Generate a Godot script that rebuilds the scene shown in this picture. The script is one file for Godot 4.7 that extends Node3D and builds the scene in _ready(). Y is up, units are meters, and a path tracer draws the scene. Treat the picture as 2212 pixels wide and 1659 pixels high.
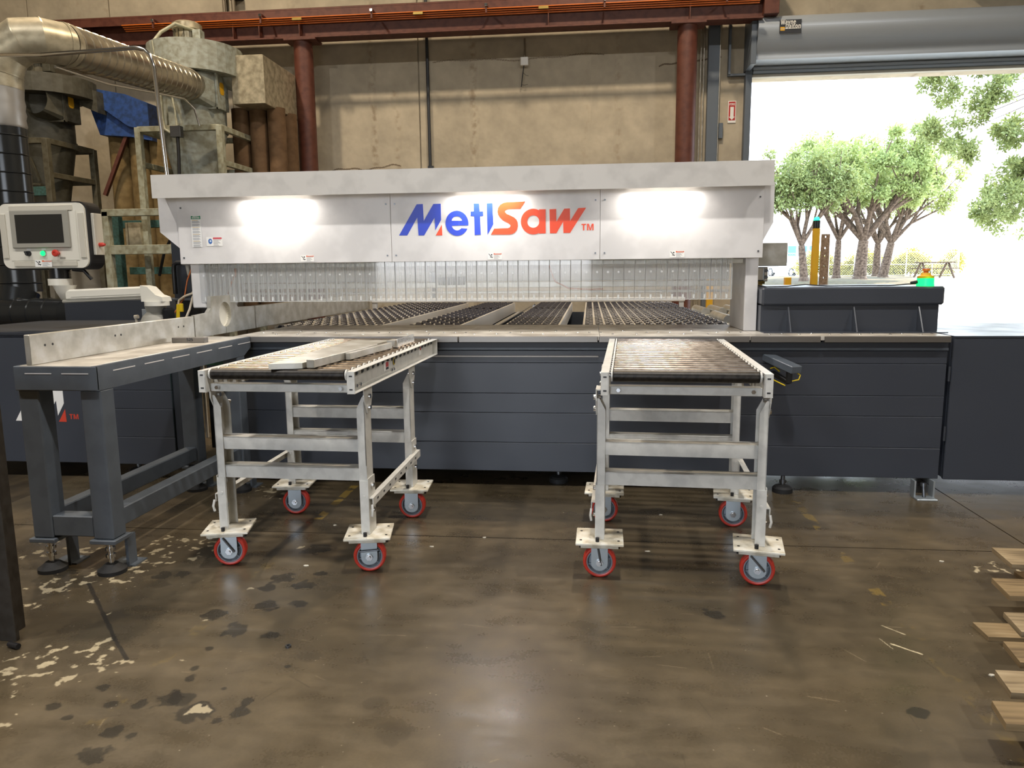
extends Node3D

# ---------------------------------------------------------------- mesh builder
class Bld:
	var v := PackedVector3Array()
	var n := PackedVector3Array()
	var t := PackedVector2Array()
	func tri(a: Vector3, b: Vector3, c: Vector3, na: Vector3, nb: Vector3, nc: Vector3, ua := Vector2.ZERO, ub := Vector2.ZERO, uc := Vector2.ZERO) -> void:
		# front faces run clockwise
		if (b - a).cross(c - a).dot(na + nb + nc) > 0.0:
			v.append_array([a, c, b]); n.append_array([na, nc, nb]); t.append_array([ua, uc, ub])
		else:
			v.append_array([a, b, c]); n.append_array([na, nb, nc]); t.append_array([ua, ub, uc])
	func oq(a: Vector3, b: Vector3, c: Vector3, d: Vector3, out: Vector3) -> void:
		var m := (b - a).cross(c - a)
		if m.length() < 1e-12:
			m = (c - a).cross(d - a)
		m = m.normalized()
		if m.dot(out) < 0.0:
			m = -m
		tri(a, b, c, m, m, m, Vector2(0, 1), Vector2(1, 1), Vector2(1, 0))
		tri(a, c, d, m, m, m, Vector2(0, 1), Vector2(1, 0), Vector2(0, 0))
	func ot(a: Vector3, b: Vector3, c: Vector3, out: Vector3) -> void:
		var m := (b - a).cross(c - a).normalized()
		if m.dot(out) < 0.0:
			m = -m
		tri(a, b, c, m, m, m)
	func cv(h: Vector3, ch: float, ax: int, s: Vector3) -> Vector3:
		var p := Vector3(h.x - ch, h.y - ch, h.z - ch)
		p[ax] = h[ax]
		return p * s
	func box(c: Vector3, s: Vector3, ch := 0.0, bs := Basis()) -> Bld:
		var h := s * 0.5
		for ax in 3:
			var u := (ax + 1) % 3
			var w := (ax + 2) % 3
			for sg in [-1.0, 1.0]:
				var q := []
				for k in [[-1.0, -1.0], [1.0, -1.0], [1.0, 1.0], [-1.0, 1.0]]:
					var sv := Vector3.ONE
					sv[ax] = sg; sv[u] = k[0]; sv[w] = k[1]
					q.append(c + bs * cv(h, ch, ax, sv))
				var o := Vector3.ZERO
				o[ax] = sg
				oq(q[0], q[1], q[2], q[3], bs * o)
			if ch > 0.0:
				for su in [-1.0, 1.0]:
					for sw in [-1.0, 1.0]:
						var sa := Vector3.ONE
						sa[u] = su; sa[w] = sw; sa[ax] = -1.0
						var sb := sa
						sb[ax] = 1.0
						var o2 := Vector3.ZERO
						o2[u] = su; o2[w] = sw
						oq(c + bs * cv(h, ch, u, sa), c + bs * cv(h, ch, u, sb), c + bs * cv(h, ch, w, sb), c + bs * cv(h, ch, w, sa), bs * o2)
		if ch > 0.0:
			for a in [-1.0, 1.0]:
				for b in [-1.0, 1.0]:
					for d in [-1.0, 1.0]:
						var s3 := Vector3(a, b, d)
						ot(c + bs * cv(h, ch, 0, s3), c + bs * cv(h, ch, 1, s3), c + bs * cv(h, ch, 2, s3), bs * s3)
		return self
	# box from two corners
	func bb(x0: float, x1: float, y0: float, y1: float, z0: float, z1: float, ch := 0.0) -> Bld:
		return box(Vector3((x0 + x1) * 0.5, (y0 + y1) * 0.5, (z0 + z1) * 0.5), Vector3(absf(x1 - x0), absf(y1 - y0), absf(z1 - z0)), ch)
	# straight bar of rectangular section between two points
	func bar(a: Vector3, b: Vector3, w: float, h: float, ch := 0.0) -> Bld:
		var f := (b - a).normalized()
		var up := Vector3.UP if absf(f.y) < 0.9 else Vector3.FORWARD
		var r := f.cross(up).normalized()
		var uu := r.cross(f).normalized()
		return box((a + b) * 0.5, Vector3(w, h, (b - a).length()), ch, Basis(r, uu, -f))
	func cyl(a: Vector3, b: Vector3, r0: float, r1: float, seg := 16, c0 := true, c1 := true) -> Bld:
		var f := (b - a).normalized()
		var up := Vector3.UP if absf(f.y) < 0.9 else Vector3.RIGHT
		var x := f.cross(up).normalized()
		var y := f.cross(x).normalized()
		var k := (r0 - r1) / maxf((b - a).length(), 1e-6)
		for i in seg:
			var t0 := TAU * i / seg
			var t1 := TAU * (i + 1) / seg
			var d0 := x * cos(t0) + y * sin(t0)
			var d1 := x * cos(t1) + y * sin(t1)
			var n0 := (d0 + f * k).normalized()
			var n1 := (d1 + f * k).normalized()
			var u0 := float(i) / seg
			var u1 := float(i + 1) / seg
			tri(a + d0 * r0, a + d1 * r0, b + d1 * r1, n0, n1, n1, Vector2(u0, 0), Vector2(u1, 0), Vector2(u1, 1))
			tri(a + d0 * r0, b + d1 * r1, b + d0 * r1, n0, n1, n0, Vector2(u0, 0), Vector2(u1, 1), Vector2(u0, 1))
			if c0 and r0 > 0.0:
				tri(a, a + d0 * r0, a + d1 * r0, -f, -f, -f)
			if c1 and r1 > 0.0:
				tri(b, b + d0 * r1, b + d1 * r1, f, f, f)
		return self
	func tube(p: Array, r: float, seg := 8) -> Bld:
		var fr: Array = []
		var m := p.size()
		var last := Vector3.ZERO
		for i in m:
			var f: Vector3 = (p[mini(i + 1, m - 1)] - p[maxi(i - 1, 0)])
			f = f.normalized()
			var x: Vector3
			if i == 0:
				var up := Vector3.UP if absf(f.y) < 0.9 else Vector3.RIGHT
				x = f.cross(up).normalized()
			else:
				x = (last - f * last.dot(f)).normalized()
			last = x
			fr.append([x, f.cross(x).normalized()])
		for i in m - 1:
			for k in seg:
				var t0 := TAU * k / seg
				var t1 := TAU * (k + 1) / seg
				var a0: Vector3 = fr[i][0] * cos(t0) + fr[i][1] * sin(t0)
				var a1: Vector3 = fr[i][0] * cos(t1) + fr[i][1] * sin(t1)
				var b0: Vector3 = fr[i + 1][0] * cos(t0) + fr[i + 1][1] * sin(t0)
				var b1: Vector3 = fr[i + 1][0] * cos(t1) + fr[i + 1][1] * sin(t1)
				tri(p[i] + a0 * r, p[i] + a1 * r, p[i + 1] + b1 * r, a0, a1, b1)
				tri(p[i] + a0 * r, p[i + 1] + b1 * r, p[i + 1] + b0 * r, a0, b1, b0)
		for e in [0, m - 1]:
			var dd: Vector3 = (p[0] - p[1]).normalized() if e == 0 else (p[m - 1] - p[m - 2]).normalized()
			for k in seg:
				var t0 := TAU * k / seg
				var t1 := TAU * (k + 1) / seg
				tri(p[e], p[e] + (fr[e][0] * cos(t0) + fr[e][1] * sin(t0)) * r, p[e] + (fr[e][0] * cos(t1) + fr[e][1] * sin(t1)) * r, dd, dd, dd)
		return self
	# profile of (radius, height) spun round an axis
	func lathe(pr: Array, o: Vector3, bs := Basis(), seg := 20, smooth := false) -> Bld:
		var m := pr.size()
		var nn: Array = []
		for i in m - 1:
			var d: Vector2 = pr[i + 1] - pr[i]
			nn.append(Vector2(d.y, -d.x).normalized())
		for i in m - 1:
			var na: Vector2 = nn[i]
			var nb: Vector2 = nn[i]
			if smooth:
				na = (nn[maxi(i - 1, 0)] + nn[i]).normalized()
				nb = (nn[i] + nn[mini(i + 1, m - 2)]).normalized()
			for k in seg:
				var t0 := TAU * k / seg
				var t1 := TAU * (k + 1) / seg
				var d0 := Vector3(cos(t0), 0, sin(t0))
				var d1 := Vector3(cos(t1), 0, sin(t1))
				var pa: Vector2 = pr[i]
				var pb: Vector2 = pr[i + 1]
				var A := o + bs * (d0 * pa.x + Vector3.UP * pa.y)
				var Bp := o + bs * (d1 * pa.x + Vector3.UP * pa.y)
				var C := o + bs * (d1 * pb.x + Vector3.UP * pb.y)
				var D := o + bs * (d0 * pb.x + Vector3.UP * pb.y)
				var A0 := bs * (d0 * na.x + Vector3.UP * na.y)
				var A1 := bs * (d1 * na.x + Vector3.UP * na.y)
				var B1 := bs * (d1 * nb.x + Vector3.UP * nb.y)
				var B0 := bs * (d0 * nb.x + Vector3.UP * nb.y)
				if pa.x > 1e-6:
					tri(A, Bp, C, A0, A1, B1)
				if pb.x > 1e-6:
					tri(A, C, D, A0, B1, B0)
		return self
	# flat outline pushed from z0 to z1 in the frame xf
	func prism(poly: PackedVector2Array, z0: float, z1: float, xf := Transform3D()) -> Bld:
		var ix := Geometry2D.triangulate_polygon(poly)
		var f := xf.basis.z.normalized()
		for i in range(0, ix.size(), 3):
			for e in [[z0, -1.0], [z1, 1.0]]:
				var q := []
				for k in 3:
					var pp: Vector2 = poly[ix[i + k]]
					q.append(xf * Vector3(pp.x, pp.y, e[0]))
				ot(q[0], q[1], q[2], f * e[1] * signf(z1 - z0))
		var ar := 0.0
		for i in poly.size():
			var p0 := poly[i]
			var p1 := poly[(i + 1) % poly.size()]
			ar += p0.x * p1.y - p1.x * p0.y
		for i in poly.size():
			var p0 := poly[i]
			var p1 := poly[(i + 1) % poly.size()]
			var d := p1 - p0
			var o := Vector3(d.y, -d.x, 0) * signf(ar)
			if d.length() > 1e-6:
				oq(xf * Vector3(p0.x, p0.y, z0), xf * Vector3(p1.x, p1.y, z0), xf * Vector3(p1.x, p1.y, z1), xf * Vector3(p0.x, p0.y, z1), xf.basis * o)
		return self
	func make() -> ArrayMesh:
		var a := []
		a.resize(Mesh.ARRAY_MAX)
		a[Mesh.ARRAY_VERTEX] = v
		a[Mesh.ARRAY_NORMAL] = n
		a[Mesh.ARRAY_TEX_UV] = t
		var m := ArrayMesh.new()
		m.add_surface_from_arrays(Mesh.PRIMITIVE_TRIANGLES, a)
		return m

func B() -> Bld:
	return Bld.new()

# ---------------------------------------------------------------- node helpers
var M := {}
var used := {}
var rng := RandomNumberGenerator.new()

func numbered(called: String) -> String:
	used[called] = used.get(called, -1) + 1
	return called if used[called] == 0 else "%s_%03d" % [called, used[called]]

func tag(o: Node3D, label: String, category: String, group := "", kind := "") -> Node3D:
	if label: o.set_meta("label", label)
	if category: o.set_meta("category", category)
	if group: o.set_meta("group", group)
	if kind: o.set_meta("kind", kind)
	return o

# a thing: a Node3D at its base; its parts are built in world axes and shifted back
func thing(called: String, label: String, category: String, at := Vector3.ZERO, group := "") -> Node3D:
	var o := Node3D.new()
	o.name = numbered(called)
	add_child(o)
	o.position = at
	tag(o, label, category, group)
	return o

func inst(called: String, mesh: Mesh, m: Material, parent: Node3D, at := Vector3.ZERO) -> MeshInstance3D:
	var o := MeshInstance3D.new()
	o.name = called if parent != self else numbered(called)
	o.mesh = mesh
	o.material_override = m
	o.position = at
	parent.add_child(o, true)
	return o

# a part of a thing, built in world coordinates (mesh set back by the thing's own place)
func part(called: String, b: Bld, m: Material, parent: Node3D) -> MeshInstance3D:
	return inst(called, b.make(), m, parent, -parent.position if parent.get_parent() == self and parent is Node3D and not parent is MeshInstance3D else Vector3.ZERO)

# a part in the thing's own coordinates, or a sub-part
func loc(called: String, b: Bld, m: Material, parent: Node3D) -> MeshInstance3D:
	return inst(called, b.make(), m, parent)

func solo(called: String, b: Bld, m: Material, label: String, category: String, group := "") -> MeshInstance3D:
	var o := inst(called, b.make(), m, self)
	tag(o, label, category, group)
	return o

func struct(called: String, b: Bld, m: Material, parent: Node3D = self) -> MeshInstance3D:
	var o := inst(called, b.make(), m, parent)
	if parent == self:
		o.set_meta("kind", "structure")
	return o

func V(x: float, y: float, z: float) -> Vector3:
	return Vector3(x, y, z)

# ---------------------------------------------------------------- materials
func ntex(sd: int, fr: float, cols: Array, size := 512, oct := 5, kind := FastNoiseLite.TYPE_SIMPLEX_SMOOTH, normal := false, stretch := 1.0) -> NoiseTexture2D:
	var f := FastNoiseLite.new()
	f.seed = sd
	f.noise_type = kind
	f.frequency = fr
	f.fractal_octaves = oct
	var t := NoiseTexture2D.new()
	t.width = size
	t.height = int(size * stretch)
	t.seamless = true
	t.noise = f
	if normal:
		t.as_normal_map = true
		t.bump_strength = 4.0
	elif cols.size() > 0:
		var g := Gradient.new()
		var offs := PackedFloat32Array()
		var cc := PackedColorArray()
		for i in cols.size():
			offs.append(cols[i][0])
			cc.append(Color(cols[i][1]))
		g.offsets = offs
		g.colors = cc
		t.color_ramp = g
	return t

func mat(key: String, c, rough := 0.5, metal := 0.0, tex: Texture2D = null, sc := 1.0) -> StandardMaterial3D:
	var m := StandardMaterial3D.new()
	m.resource_name = key
	m.albedo_color = Color(c)
	m.roughness = rough
	m.metallic = metal
	if tex:
		m.albedo_texture = tex
		m.uv1_triplanar = true
		m.uv1_world_triplanar = true
		m.uv1_scale = Vector3(sc, sc, sc)
	M[key] = m
	return m

func materials() -> void:
	# soft mottling shared by painted sheet metal, and grime for dusty things
	var mott := ntex(11, 0.012, [[0.25, "#f1f1f1"], [0.6, "#ffffff"]], 512, 4)
	var grime := ntex(12, 0.02, [[0.2, "#cfc8ba"], [0.5, "#f0ece4"], [0.75, "#ffffff"]], 512, 5)
	var smear := ntex(13, 0.008, [[0.2, "#727272"], [0.5, "#868686"], [0.8, "#9c9c9c"]], 512, 4)
	mat("slate", "#3a3e46", 0.34)
	M.slate.uv1_triplanar = true
	M.slate.uv1_world_triplanar = true
	M.slate.uv1_scale = Vector3.ONE * 0.5
	M.slate.roughness_texture = smear
	M.slate.roughness = 0.62
	mat("slate_blue", "#596068", 0.4, 0.0, mott, 1.3)
	mat("slate_dark", "#2b2f36", 0.5)
	mat("hood_grey", "#cfccc7", 0.42, 0.0, mott, 0.7)
	mat("hood_white", "#dedcdb", 0.34, 0.0, mott, 0.5)
	mat("steel_top", "#e0dfdb", 0.34, 0.15, ntex(14, 0.01, [[0.2, "#b9b1a6"], [0.5, "#d8d2c9"], [0.8, "#efe9e0"]], 512, 5), 0.8)
	mat("steel_edge", "#85817c", 0.38, 0.8)
	mat("alu", "#c6c4bd", 0.38, 0.7, ntex(15, 0.015, [[0.2, "#dcd9d2"], [0.5, "#eeece6"], [0.8, "#ffffff"]], 512, 5), 1.0)
	mat("alu_bright", "#d4d4d2", 0.25, 0.9)
	mat("chrome", "#dddddd", 0.15, 1.0)
	mat("bolt", "#6f7276", 0.35, 0.9)
	mat("worn_steel", "#3a352f", 0.5, 0.3, grime, 1.5)
	mat("black", "#151517", 0.45)
	mat("black_gloss", "#1a1c1f", 0.22)
	mat("rubber", "#1b1b1c", 0.7)
	mat("conv_paint", "#cfcec8", 0.38, 0.0, mott, 2.0)
	mat("plate_paint", "#dedcd2", 0.42, 0.0, grime, 1.0)
	mat("roller_zinc", "#a9a196", 0.3, 0.85, ntex(16, 0.02, [[0.3, "#a8998a"], [0.6, "#e0d9d0"]], 256, 4), 3.0)
	mat("roller_steel", "#8f8c8b", 0.3, 0.85, ntex(17, 0.02, [[0.3, "#a39c96"], [0.6, "#e2dfdc"]], 256, 4), 3.0)
	mat("roller_dark", "#3d3a37", 0.42, 0.3, ntex(18, 0.03, [[0.3, "#6d6252"], [0.6, "#c2b8aa"]], 256, 4), 4.0)
	mat("tyre_red", "#c23626", 0.34)
	mat("hub_grey", "#7d848c", 0.45, 0.2)
	mat("zinc_plate", "#aeb6ba", 0.36, 0.6)
	mat("logo_blue", "#2142c8", 0.4)
	mat("logo_orange", "#ee4a1b", 0.4)
	mat("logo_white", "#e9e7e2", 0.45)
	mat("logo_red", "#c6412c", 0.45)
	mat("wheel_navy", "#20222e", 0.35)
	mat("track", "#d2cdc4", 0.42, 0.35)
	mat("bed_sheet", "#6d7074", 0.5, 0.3)
	mat("galv", "#cbc6b8", 0.38, 0.45, ntex(19, 0.02, [[0.2, "#bfb9a9"], [0.5, "#dcd6c6"], [0.8, "#f2ecdc"]], 512, 5), 0.8)
	mat("spiral", "#c2beb4", 0.27, 0.8, ntex(20, 0.012, [[0.25, "#cbc5b8"], [0.6, "#e8e3d8"]], 512, 4), 0.6)
	mat("duct_black", "#2d2f30", 0.2, 0.4)
	mat("foil", "#a3a09b", 0.42, 0.7)
	mat("cyclone_grey", "#a3aaa4", 0.5, 0.0, grime, 1.0)
	mat("cyclone_olive", "#4b4a40", 0.6, 0.0, grime, 1.0)
	mat("duct_blue", "#2f4f8f", 0.5, 0.0, grime, 1.0)
	mat("frame_grey", "#a8aa98", 0.55, 0.0, grime, 0.9)
	mat("frame_olive", "#5a5646", 0.6, 0.0, grime, 0.9)
	mat("frame_teal", "#3d625f", 0.55, 0.0, grime, 2.0)
	mat("tube_tan", "#8d784f", 0.8, 0.0, grime, 0.6)
	mat("tube_brown", "#6b5238", 0.8, 0.0, grime, 0.6)
	mat("red_oxide", "#5c3225", 0.55, 0.0, ntex(21, 0.02, [[0.2, "#d8c8c2"], [0.6, "#ffffff"]], 512, 5), 0.7)
	mat("copper", "#d8701f", 0.4)
	mat("rail_steel", "#7b7264", 0.5, 0.5)
	mat("concrete", "#ffffff", 0.85, 0.0, ntex(22, 0.006, [[0.1, "#918673"], [0.35, "#a69a83"], [0.6, "#afa38b"], [0.85, "#b8ac95"]], 1024, 6), 0.16)
	M.concrete.albedo_texture = wall_tex()
	M.concrete.uv1_scale = Vector3.ONE / 8.0
	M.concrete.normal_enabled = true
	M.concrete.normal_texture = ntex(23, 0.03, [], 512, 4, FastNoiseLite.TYPE_SIMPLEX_SMOOTH, true)
	M.concrete.normal_scale = 0.25
	mat("concrete_floor", "#ffffff", 0.45, 0.0, ntex(24, 0.008, [[0.2, "#3a3226"], [0.5, "#493f2f"], [0.8, "#544735"]], 1024, 6), 0.35)
	mat("ceiling", "#8d8a80", 0.9)
	mat("wall_side", "#9a907c", 0.9)
	mat("door_grey", "#a9b3bf", 0.35, 0.2)
	mat("door_dark", "#5c6672", 0.5, 0.1)
	mat("sign_black", "#14161c", 0.4)
	mat("sign_white", "#e9e9e6", 0.5)
	mat("sign_red", "#b32a24", 0.5)
	mat("yellow", "#d9a520", 0.45)
	mat("tag_yellow", "#e3c41e", 0.5)
	mat("post_tan", "#9a8169", 0.6, 0.0, grime, 4.0)
	mat("wood", "#ffffff", 0.75, 0.0, wood_tex(31), 1.0)
	mat("wood_grey", "#e4dccd", 0.75, 0.0, wood_tex(32), 1.0)
	mat("wood_red", "#5d2417", 0.7)
	mat("crate_board", "#7a6037", 0.8, 0.0, grime, 1.5)
	mat("hmi_white", "#d9d5c8", 0.45)
	mat("hmi_alu", "#c9c4b6", 0.4, 0.1)
	mat("hmi_bezel", "#98958a", 0.5)
	mat("hmi_screen", "#2b2b29", 0.18)
	mat("knob_red", "#c23a2c", 0.35)
	mat("cable_white", "#cfc4b0", 0.6)
	mat("cable_orange", "#b5652d", 0.5)
	mat("brass", "#a58a4a", 0.35, 0.8)
	mat("asphalt", "#c9c5bb", 0.9, 0.0, ntex(25, 0.01, [[0.2, "#d8d6cf"], [0.7, "#ffffff"]], 512, 5), 0.2)
	mat("lawn", "#ffffff", 0.95, 0.0, ntex(26, 0.02, [[0.2, "#3a3322"], [0.5, "#584c33"], [0.75, "#4c4a2c"]], 512, 5), 0.4)
	mat("bark", "#6e5d4e", 0.9, 0.0, ntex(27, 0.03, [[0.2, "#8d8378"], [0.7, "#ffffff"]], 256, 4), 1.0)
	for k in [["leaf", "#87955a"], ["leaf_pale", "#9aa468"], ["leaf_deep", "#74804c"], ["leaf_yellow", "#98903f"]]:
		var lm := mat(k[0], k[1], 0.6)
		lm.backlight_enabled = true
		lm.backlight = Color(k[1]).darkened(0.15)
		lm.vertex_color_use_as_albedo = false
	mat("far_white", "#eceae6", 0.8)
	mat("far_blue", "#4f78c4", 0.3)
	mat("car_white", "#e4e5e6", 0.25)
	mat("car_blue", "#8fb0c9", 0.25)
	mat("car_glass", "#6d7b86", 0.1)
	mat("fence_white", "#dcdcd8", 0.6)
	var p := mat("clear", "#e6ebee", 0.06)
	p.transparency = BaseMaterial3D.TRANSPARENCY_ALPHA
	p.albedo_color = Color(0.92, 0.94, 0.95, 0.16)
	var pe := mat("clear_edge", "#f2f4f4", 0.2)
	pe.transparency = BaseMaterial3D.TRANSPARENCY_ALPHA
	pe.albedo_color = Color(0.95, 0.96, 0.96, 0.5)
	glow("lamp_led", "#fff6e8", 2.5)
	glow("lamp_bay", "#ffe9c4", 12.0)
	glow("lamp_green", "#10e060", 2.2)
	glow("lamp_teal", "#30f0b0", 1.3)
	floor_material()

func glow(key: String, c: String, e: float) -> void:
	var m := mat(key, c, 0.4)
	m.emission_enabled = true
	m.emission = Color(c)
	m.emission_energy_multiplier = e

# cast concrete, 8 m a tile: mottling, rough form seams, cracks, drip stains
func wall_tex() -> ImageTexture:
	var n := 1024
	var a := nimg(51, 0.006, 5, n, n)
	var b := nimg(52, 0.05, 4, n, n)
	var c := nimg(53, 0.015, 4, n, n)
	var im := Image.create(n, n, false, Image.FORMAT_RGB8)
	for y in n:
		for x in n:
			var i := y * n + x
			var k := 0.86 + (a[i] * 0.35 + b[i] * 0.2 + c[i] * 0.45) / 255.0 * 0.26
			im.set_pixel(x, y, Color(0.680 * k, 0.645 * k, 0.575 * k))
	# [x, y top, y bottom, strength] in metres
	for sm in [[-3.36, 9.0, 2.5, 0.8], [-1.79, 9.0, 2.5, 0.9], [-4.6, 9.0, 2.0, 0.5], [0.4, 9.0, 2.0, 0.4], [-3.0, 4.2, 2.6, 0.5], [-0.1, 9.0, 3.0, 0.3]]:
		for yy in 8 * 128:
			var wy: float = sm[1] - yy / 128.0
			if wy < sm[2]:
				break
			var py := posmod(int(-wy * 128.0), n)
			for dx in range(-9, 10):
				var px := posmod(int(sm[0] * 128.0) + dx + int((a[py * n + 300] - 128) * 0.05), n)
				var q := b[py * n + px] / 255.0
				var s: float = (q - 0.46) * 2.4 * sm[3] * (1.0 - absf(dx) / 10.0)
				if s > 0.0:
					im.set_pixel(px, py, im.get_pixel(px, py).lerp(Color(0.47, 0.41, 0.33), minf(s, 0.5)))
				elif s < -0.12:
					im.set_pixel(px, py, im.get_pixel(px, py).lerp(Color(0.76, 0.71, 0.62), minf(-s, 0.4)))
	for cr in [[-2.4, 4.58, 2.6, 0.02], [-4.05, 3.02, 1.1, 0.05], [1.0, 4.4, 0.9, 0.1]]:
		for k in 400:
			var u: float = k / 400.0
			var wx: float = cr[0] + cr[2] * u
			var wy: float = cr[1] + cr[3] * u + 0.018 * sin(u * 9.0) + 0.02 * (a[(k * 7919) % 1000] / 255.0 - 0.5) + 0.010 * sin(u * 23.0)
			var px := posmod(int(wx * 128.0), n)
			var py := posmod(int(-wy * 128.0), n)
			for d in 2:
				im.set_pixel(px, posmod(py + d, n), im.get_pixel(px, posmod(py + d, n)).lerp(Color(0.34, 0.29, 0.23), 0.5))
	return ImageTexture.create_from_image(im)

func wood_tex(sd: int) -> ImageTexture:
	var f := FastNoiseLite.new()
	f.seed = sd
	f.frequency = 0.02
	f.fractal_octaves = 4
	var im := Image.create(256, 256, false, Image.FORMAT_RGB8)
	var g := Gradient.new()
	g.offsets = PackedFloat32Array([0.2, 0.45, 0.7, 0.9])
	g.colors = PackedColorArray([Color("#6b5c45"), Color("#8a795d"), Color("#99886b"), Color("#a6977b")])
	for y in 256:
		for x in 256:
			# grain runs along x
			var w := TAU * x / 256.0
			var q := f.get_noise_3d(cos(w) * 18.0, sin(w) * 18.0, y * 1.6) * 0.6 + 0.5
			im.set_pixel(x, y, g.sample(q + 0.10 * sin(y * 0.9 + q * 9.0)))
	return ImageTexture.create_from_image(im)

const FW := 1792
const FH := 1304
const FX := -3.6
const FZ := -6.2
const FSX := 6.6
const FSZ := 4.8
var fd: PackedByteArray
var rd: PackedByteArray

func nimg(sd: int, fr: float, oct: int, sx := FW, sy := FH) -> PackedByteArray:
	var f := FastNoiseLite.new()
	f.seed = sd
	f.frequency = fr
	f.fractal_octaves = oct
	return f.get_image(sx, sy, false, false, true).get_data()

func blend_px(i: int, r: float, g: float, b: float, a: float) -> void:
	fd[i * 3] = int(lerpf(fd[i * 3], r, a))
	fd[i * 3 + 1] = int(lerpf(fd[i * 3 + 1], g, a))
	fd[i * 3 + 2] = int(lerpf(fd[i * 3 + 2], b, a))

# worn concrete with oil spots, flaked white patches, tyre scuffs and worn yellow lines
func floor_material() -> void:
	var a := nimg(41, 0.004, 5)
	var b := nimg(42, 0.03, 4)
	var c := nimg(43, 0.012, 4)
	# drawn-out sweeping marks and fine grain
	var sf := FastNoiseLite.new()
	sf.seed = 45
	sf.frequency = 0.03
	sf.fractal_octaves = 4
	var si := sf.get_image(FW / 4, FH, false, false, true)
	si.resize(FW, FH, Image.INTERPOLATE_BILINEAR)
	var sw := si.get_data()
	var g := nimg(46, 0.3, 2)
	var h := nimg(47, 0.05, 6)
	fd = PackedByteArray()
	fd.resize(FW * FH * 3)
	rd = PackedByteArray()
	rd.resize(FW * FH)
	for i in FW * FH:
		var k := 0.62 + (a[i] * 0.34 + b[i] * 0.20 + c[i] * 0.18 + sw[i] * 0.14 + g[i] * 0.14) / 255.0 * 0.76
		fd[i * 3] = int(85.0 * k)
		fd[i * 3 + 1] = int(75.0 * k)
		fd[i * 3 + 2] = int(58.0 * k)
		rd[i] = int(clampf(84.0 + (c[i] - 128) * 0.18 + (sw[i] - 128) * 0.14 + (g[i] - 128) * 0.08, 50, 220))
	# dark oil spots [x, z, radius]
	var dark := [[-1.45,-1.86,0.039],[-1.47,-1.98,0.032],[-1.40,-1.96,0.020],[-1.27,-2.10,0.055],[-1.39,-2.16,0.047],[-1.35,-2.17,0.044],[-1.47,-2.12,0.025],[-1.57,-2.12,0.022],[-1.12,-2.11,0.031],[-1.12,-2.17,0.022],[-1.17,-2.06,0.017],[-1.24,-2.24,0.013],[-1.36,-2.86,0.048],[-1.24,-2.90,0.033],[-1.24,-2.62,0.030],[-1.39,-2.65,0.053],[-1.55,-2.77,0.043],[-1.43,-2.50,0.022],[-1.41,-2.36,0.017],[-1.39,-2.29,0.023],[-1.66,-2.21,0.023],[-1.75,-2.09,0.025],[-1.66,-2.03,0.018],[-1.42,-3.15,0.053],[-1.29,-3.09,0.043],[-1.44,-3.04,0.038],[-1.26,-3.22,0.027],[-1.91,-3.16,0.036],[-2.48,-3.13,0.050],[-2.00,-3.14,0.036],[-1.08,-2.40,0.014],[-1.38,-3.52,0.068],[-1.81,-3.52,0.020],[0.52,-2.95,0.04],[1.05,-2.3,0.03]]
	for d in dark:
		spot(d[0], d[1], d[2] * 1.15, h, [38, 36, 32], 0.62, 0.0)
	var faint := [[-0.70,-2.19,0.045],[-0.60,-2.04,0.06],[-1.04,-2.48,0.05],[0.2,-1.9,0.12],[0.9,-2.0,0.1],[-0.2,-3.5,0.3],[0.5,-3.4,0.25],[-2.2,-2.9,0.35],[-1.9,-2.5,0.25],[-2.0,-3.3,0.3],[1.5,-2.6,0.15]]
	for d in faint:
		spot(d[0], d[1], d[2], b, [58, 52, 42], 0.3, 0.0)
	# flaked pale coating
	var white := [[-2.14,-3.56,0.040],[-1.99,-3.53,0.050],[-2.19,-3.40,0.063],[-1.97,-3.36,0.033],[-2.14,-3.04,0.039],[-2.41,-2.98,0.070],[-2.16,-3.27,0.056],[-2.27,-3.12,0.045],[-2.00,-2.76,0.020],[-1.57,-2.71,0.016],[-1.49,-2.41,0.015],[-2.40,-2.78,0.029],[-2.02,-2.40,0.039],[-1.85,-2.46,0.050],[-1.97,-2.30,0.048],[-1.72,-2.36,0.038],[-1.96,-2.13,0.026],[-1.83,-1.98,0.024],[-1.27,-2.11,0.024],[-2.15,-2.84,0.015],[-2.06,-2.30,0.041],[-1.82,-2.27,0.034],[-1.52,-3.03,0.012],[-2.60,-3.40,0.059],[-2.85,-3.55,0.051],[-2.81,-3.33,0.039],[-2.31,-3.09,0.054],[-2.19,-3.19,0.046],[-1.49,-3.53,0.024],[-2.26,-3.59,0.051],[1.88,-3.52,0.04],[1.96,-3.53,0.04],[1.82,-3.51,0.015],[-2.05,-4.52,0.08],[-1.95,-4.45,0.06]]
	for d in white:
		spot(d[0], d[1], d[2] * 1.9, h, [180, 168, 140], 0.9, 0.63)
	# dark saw-cut scar across the corner of the patch, and hairline cracks
	line([[-2.29, -3.02], [-2.12, -2.84], [-1.97, -2.68], [-1.83, -2.53], [-1.69, -2.39]], 0.016, [48, 44, 38], 0.85, h)
	line([[-2.51, -3.63], [-2.42, -4.0], [-2.36, -4.32]], 0.006, [40, 35, 28], 0.8, h)
	line([[-2.78, -3.26], [-2.62, -3.45], [-2.51, -3.63]], 0.005, [40, 35, 28], 0.7, h)
	line([[1.16, -2.9], [1.22, -2.83]], 0.008, [190, 178, 148], 0.8, h)
	line([[1.14, -2.75], [1.22, -2.68]], 0.011, [205, 192, 160], 0.9, h)
	line([[1.11, -2.79], [1.13, -2.71]], 0.004, [200, 188, 158], 0.8, h)
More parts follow.
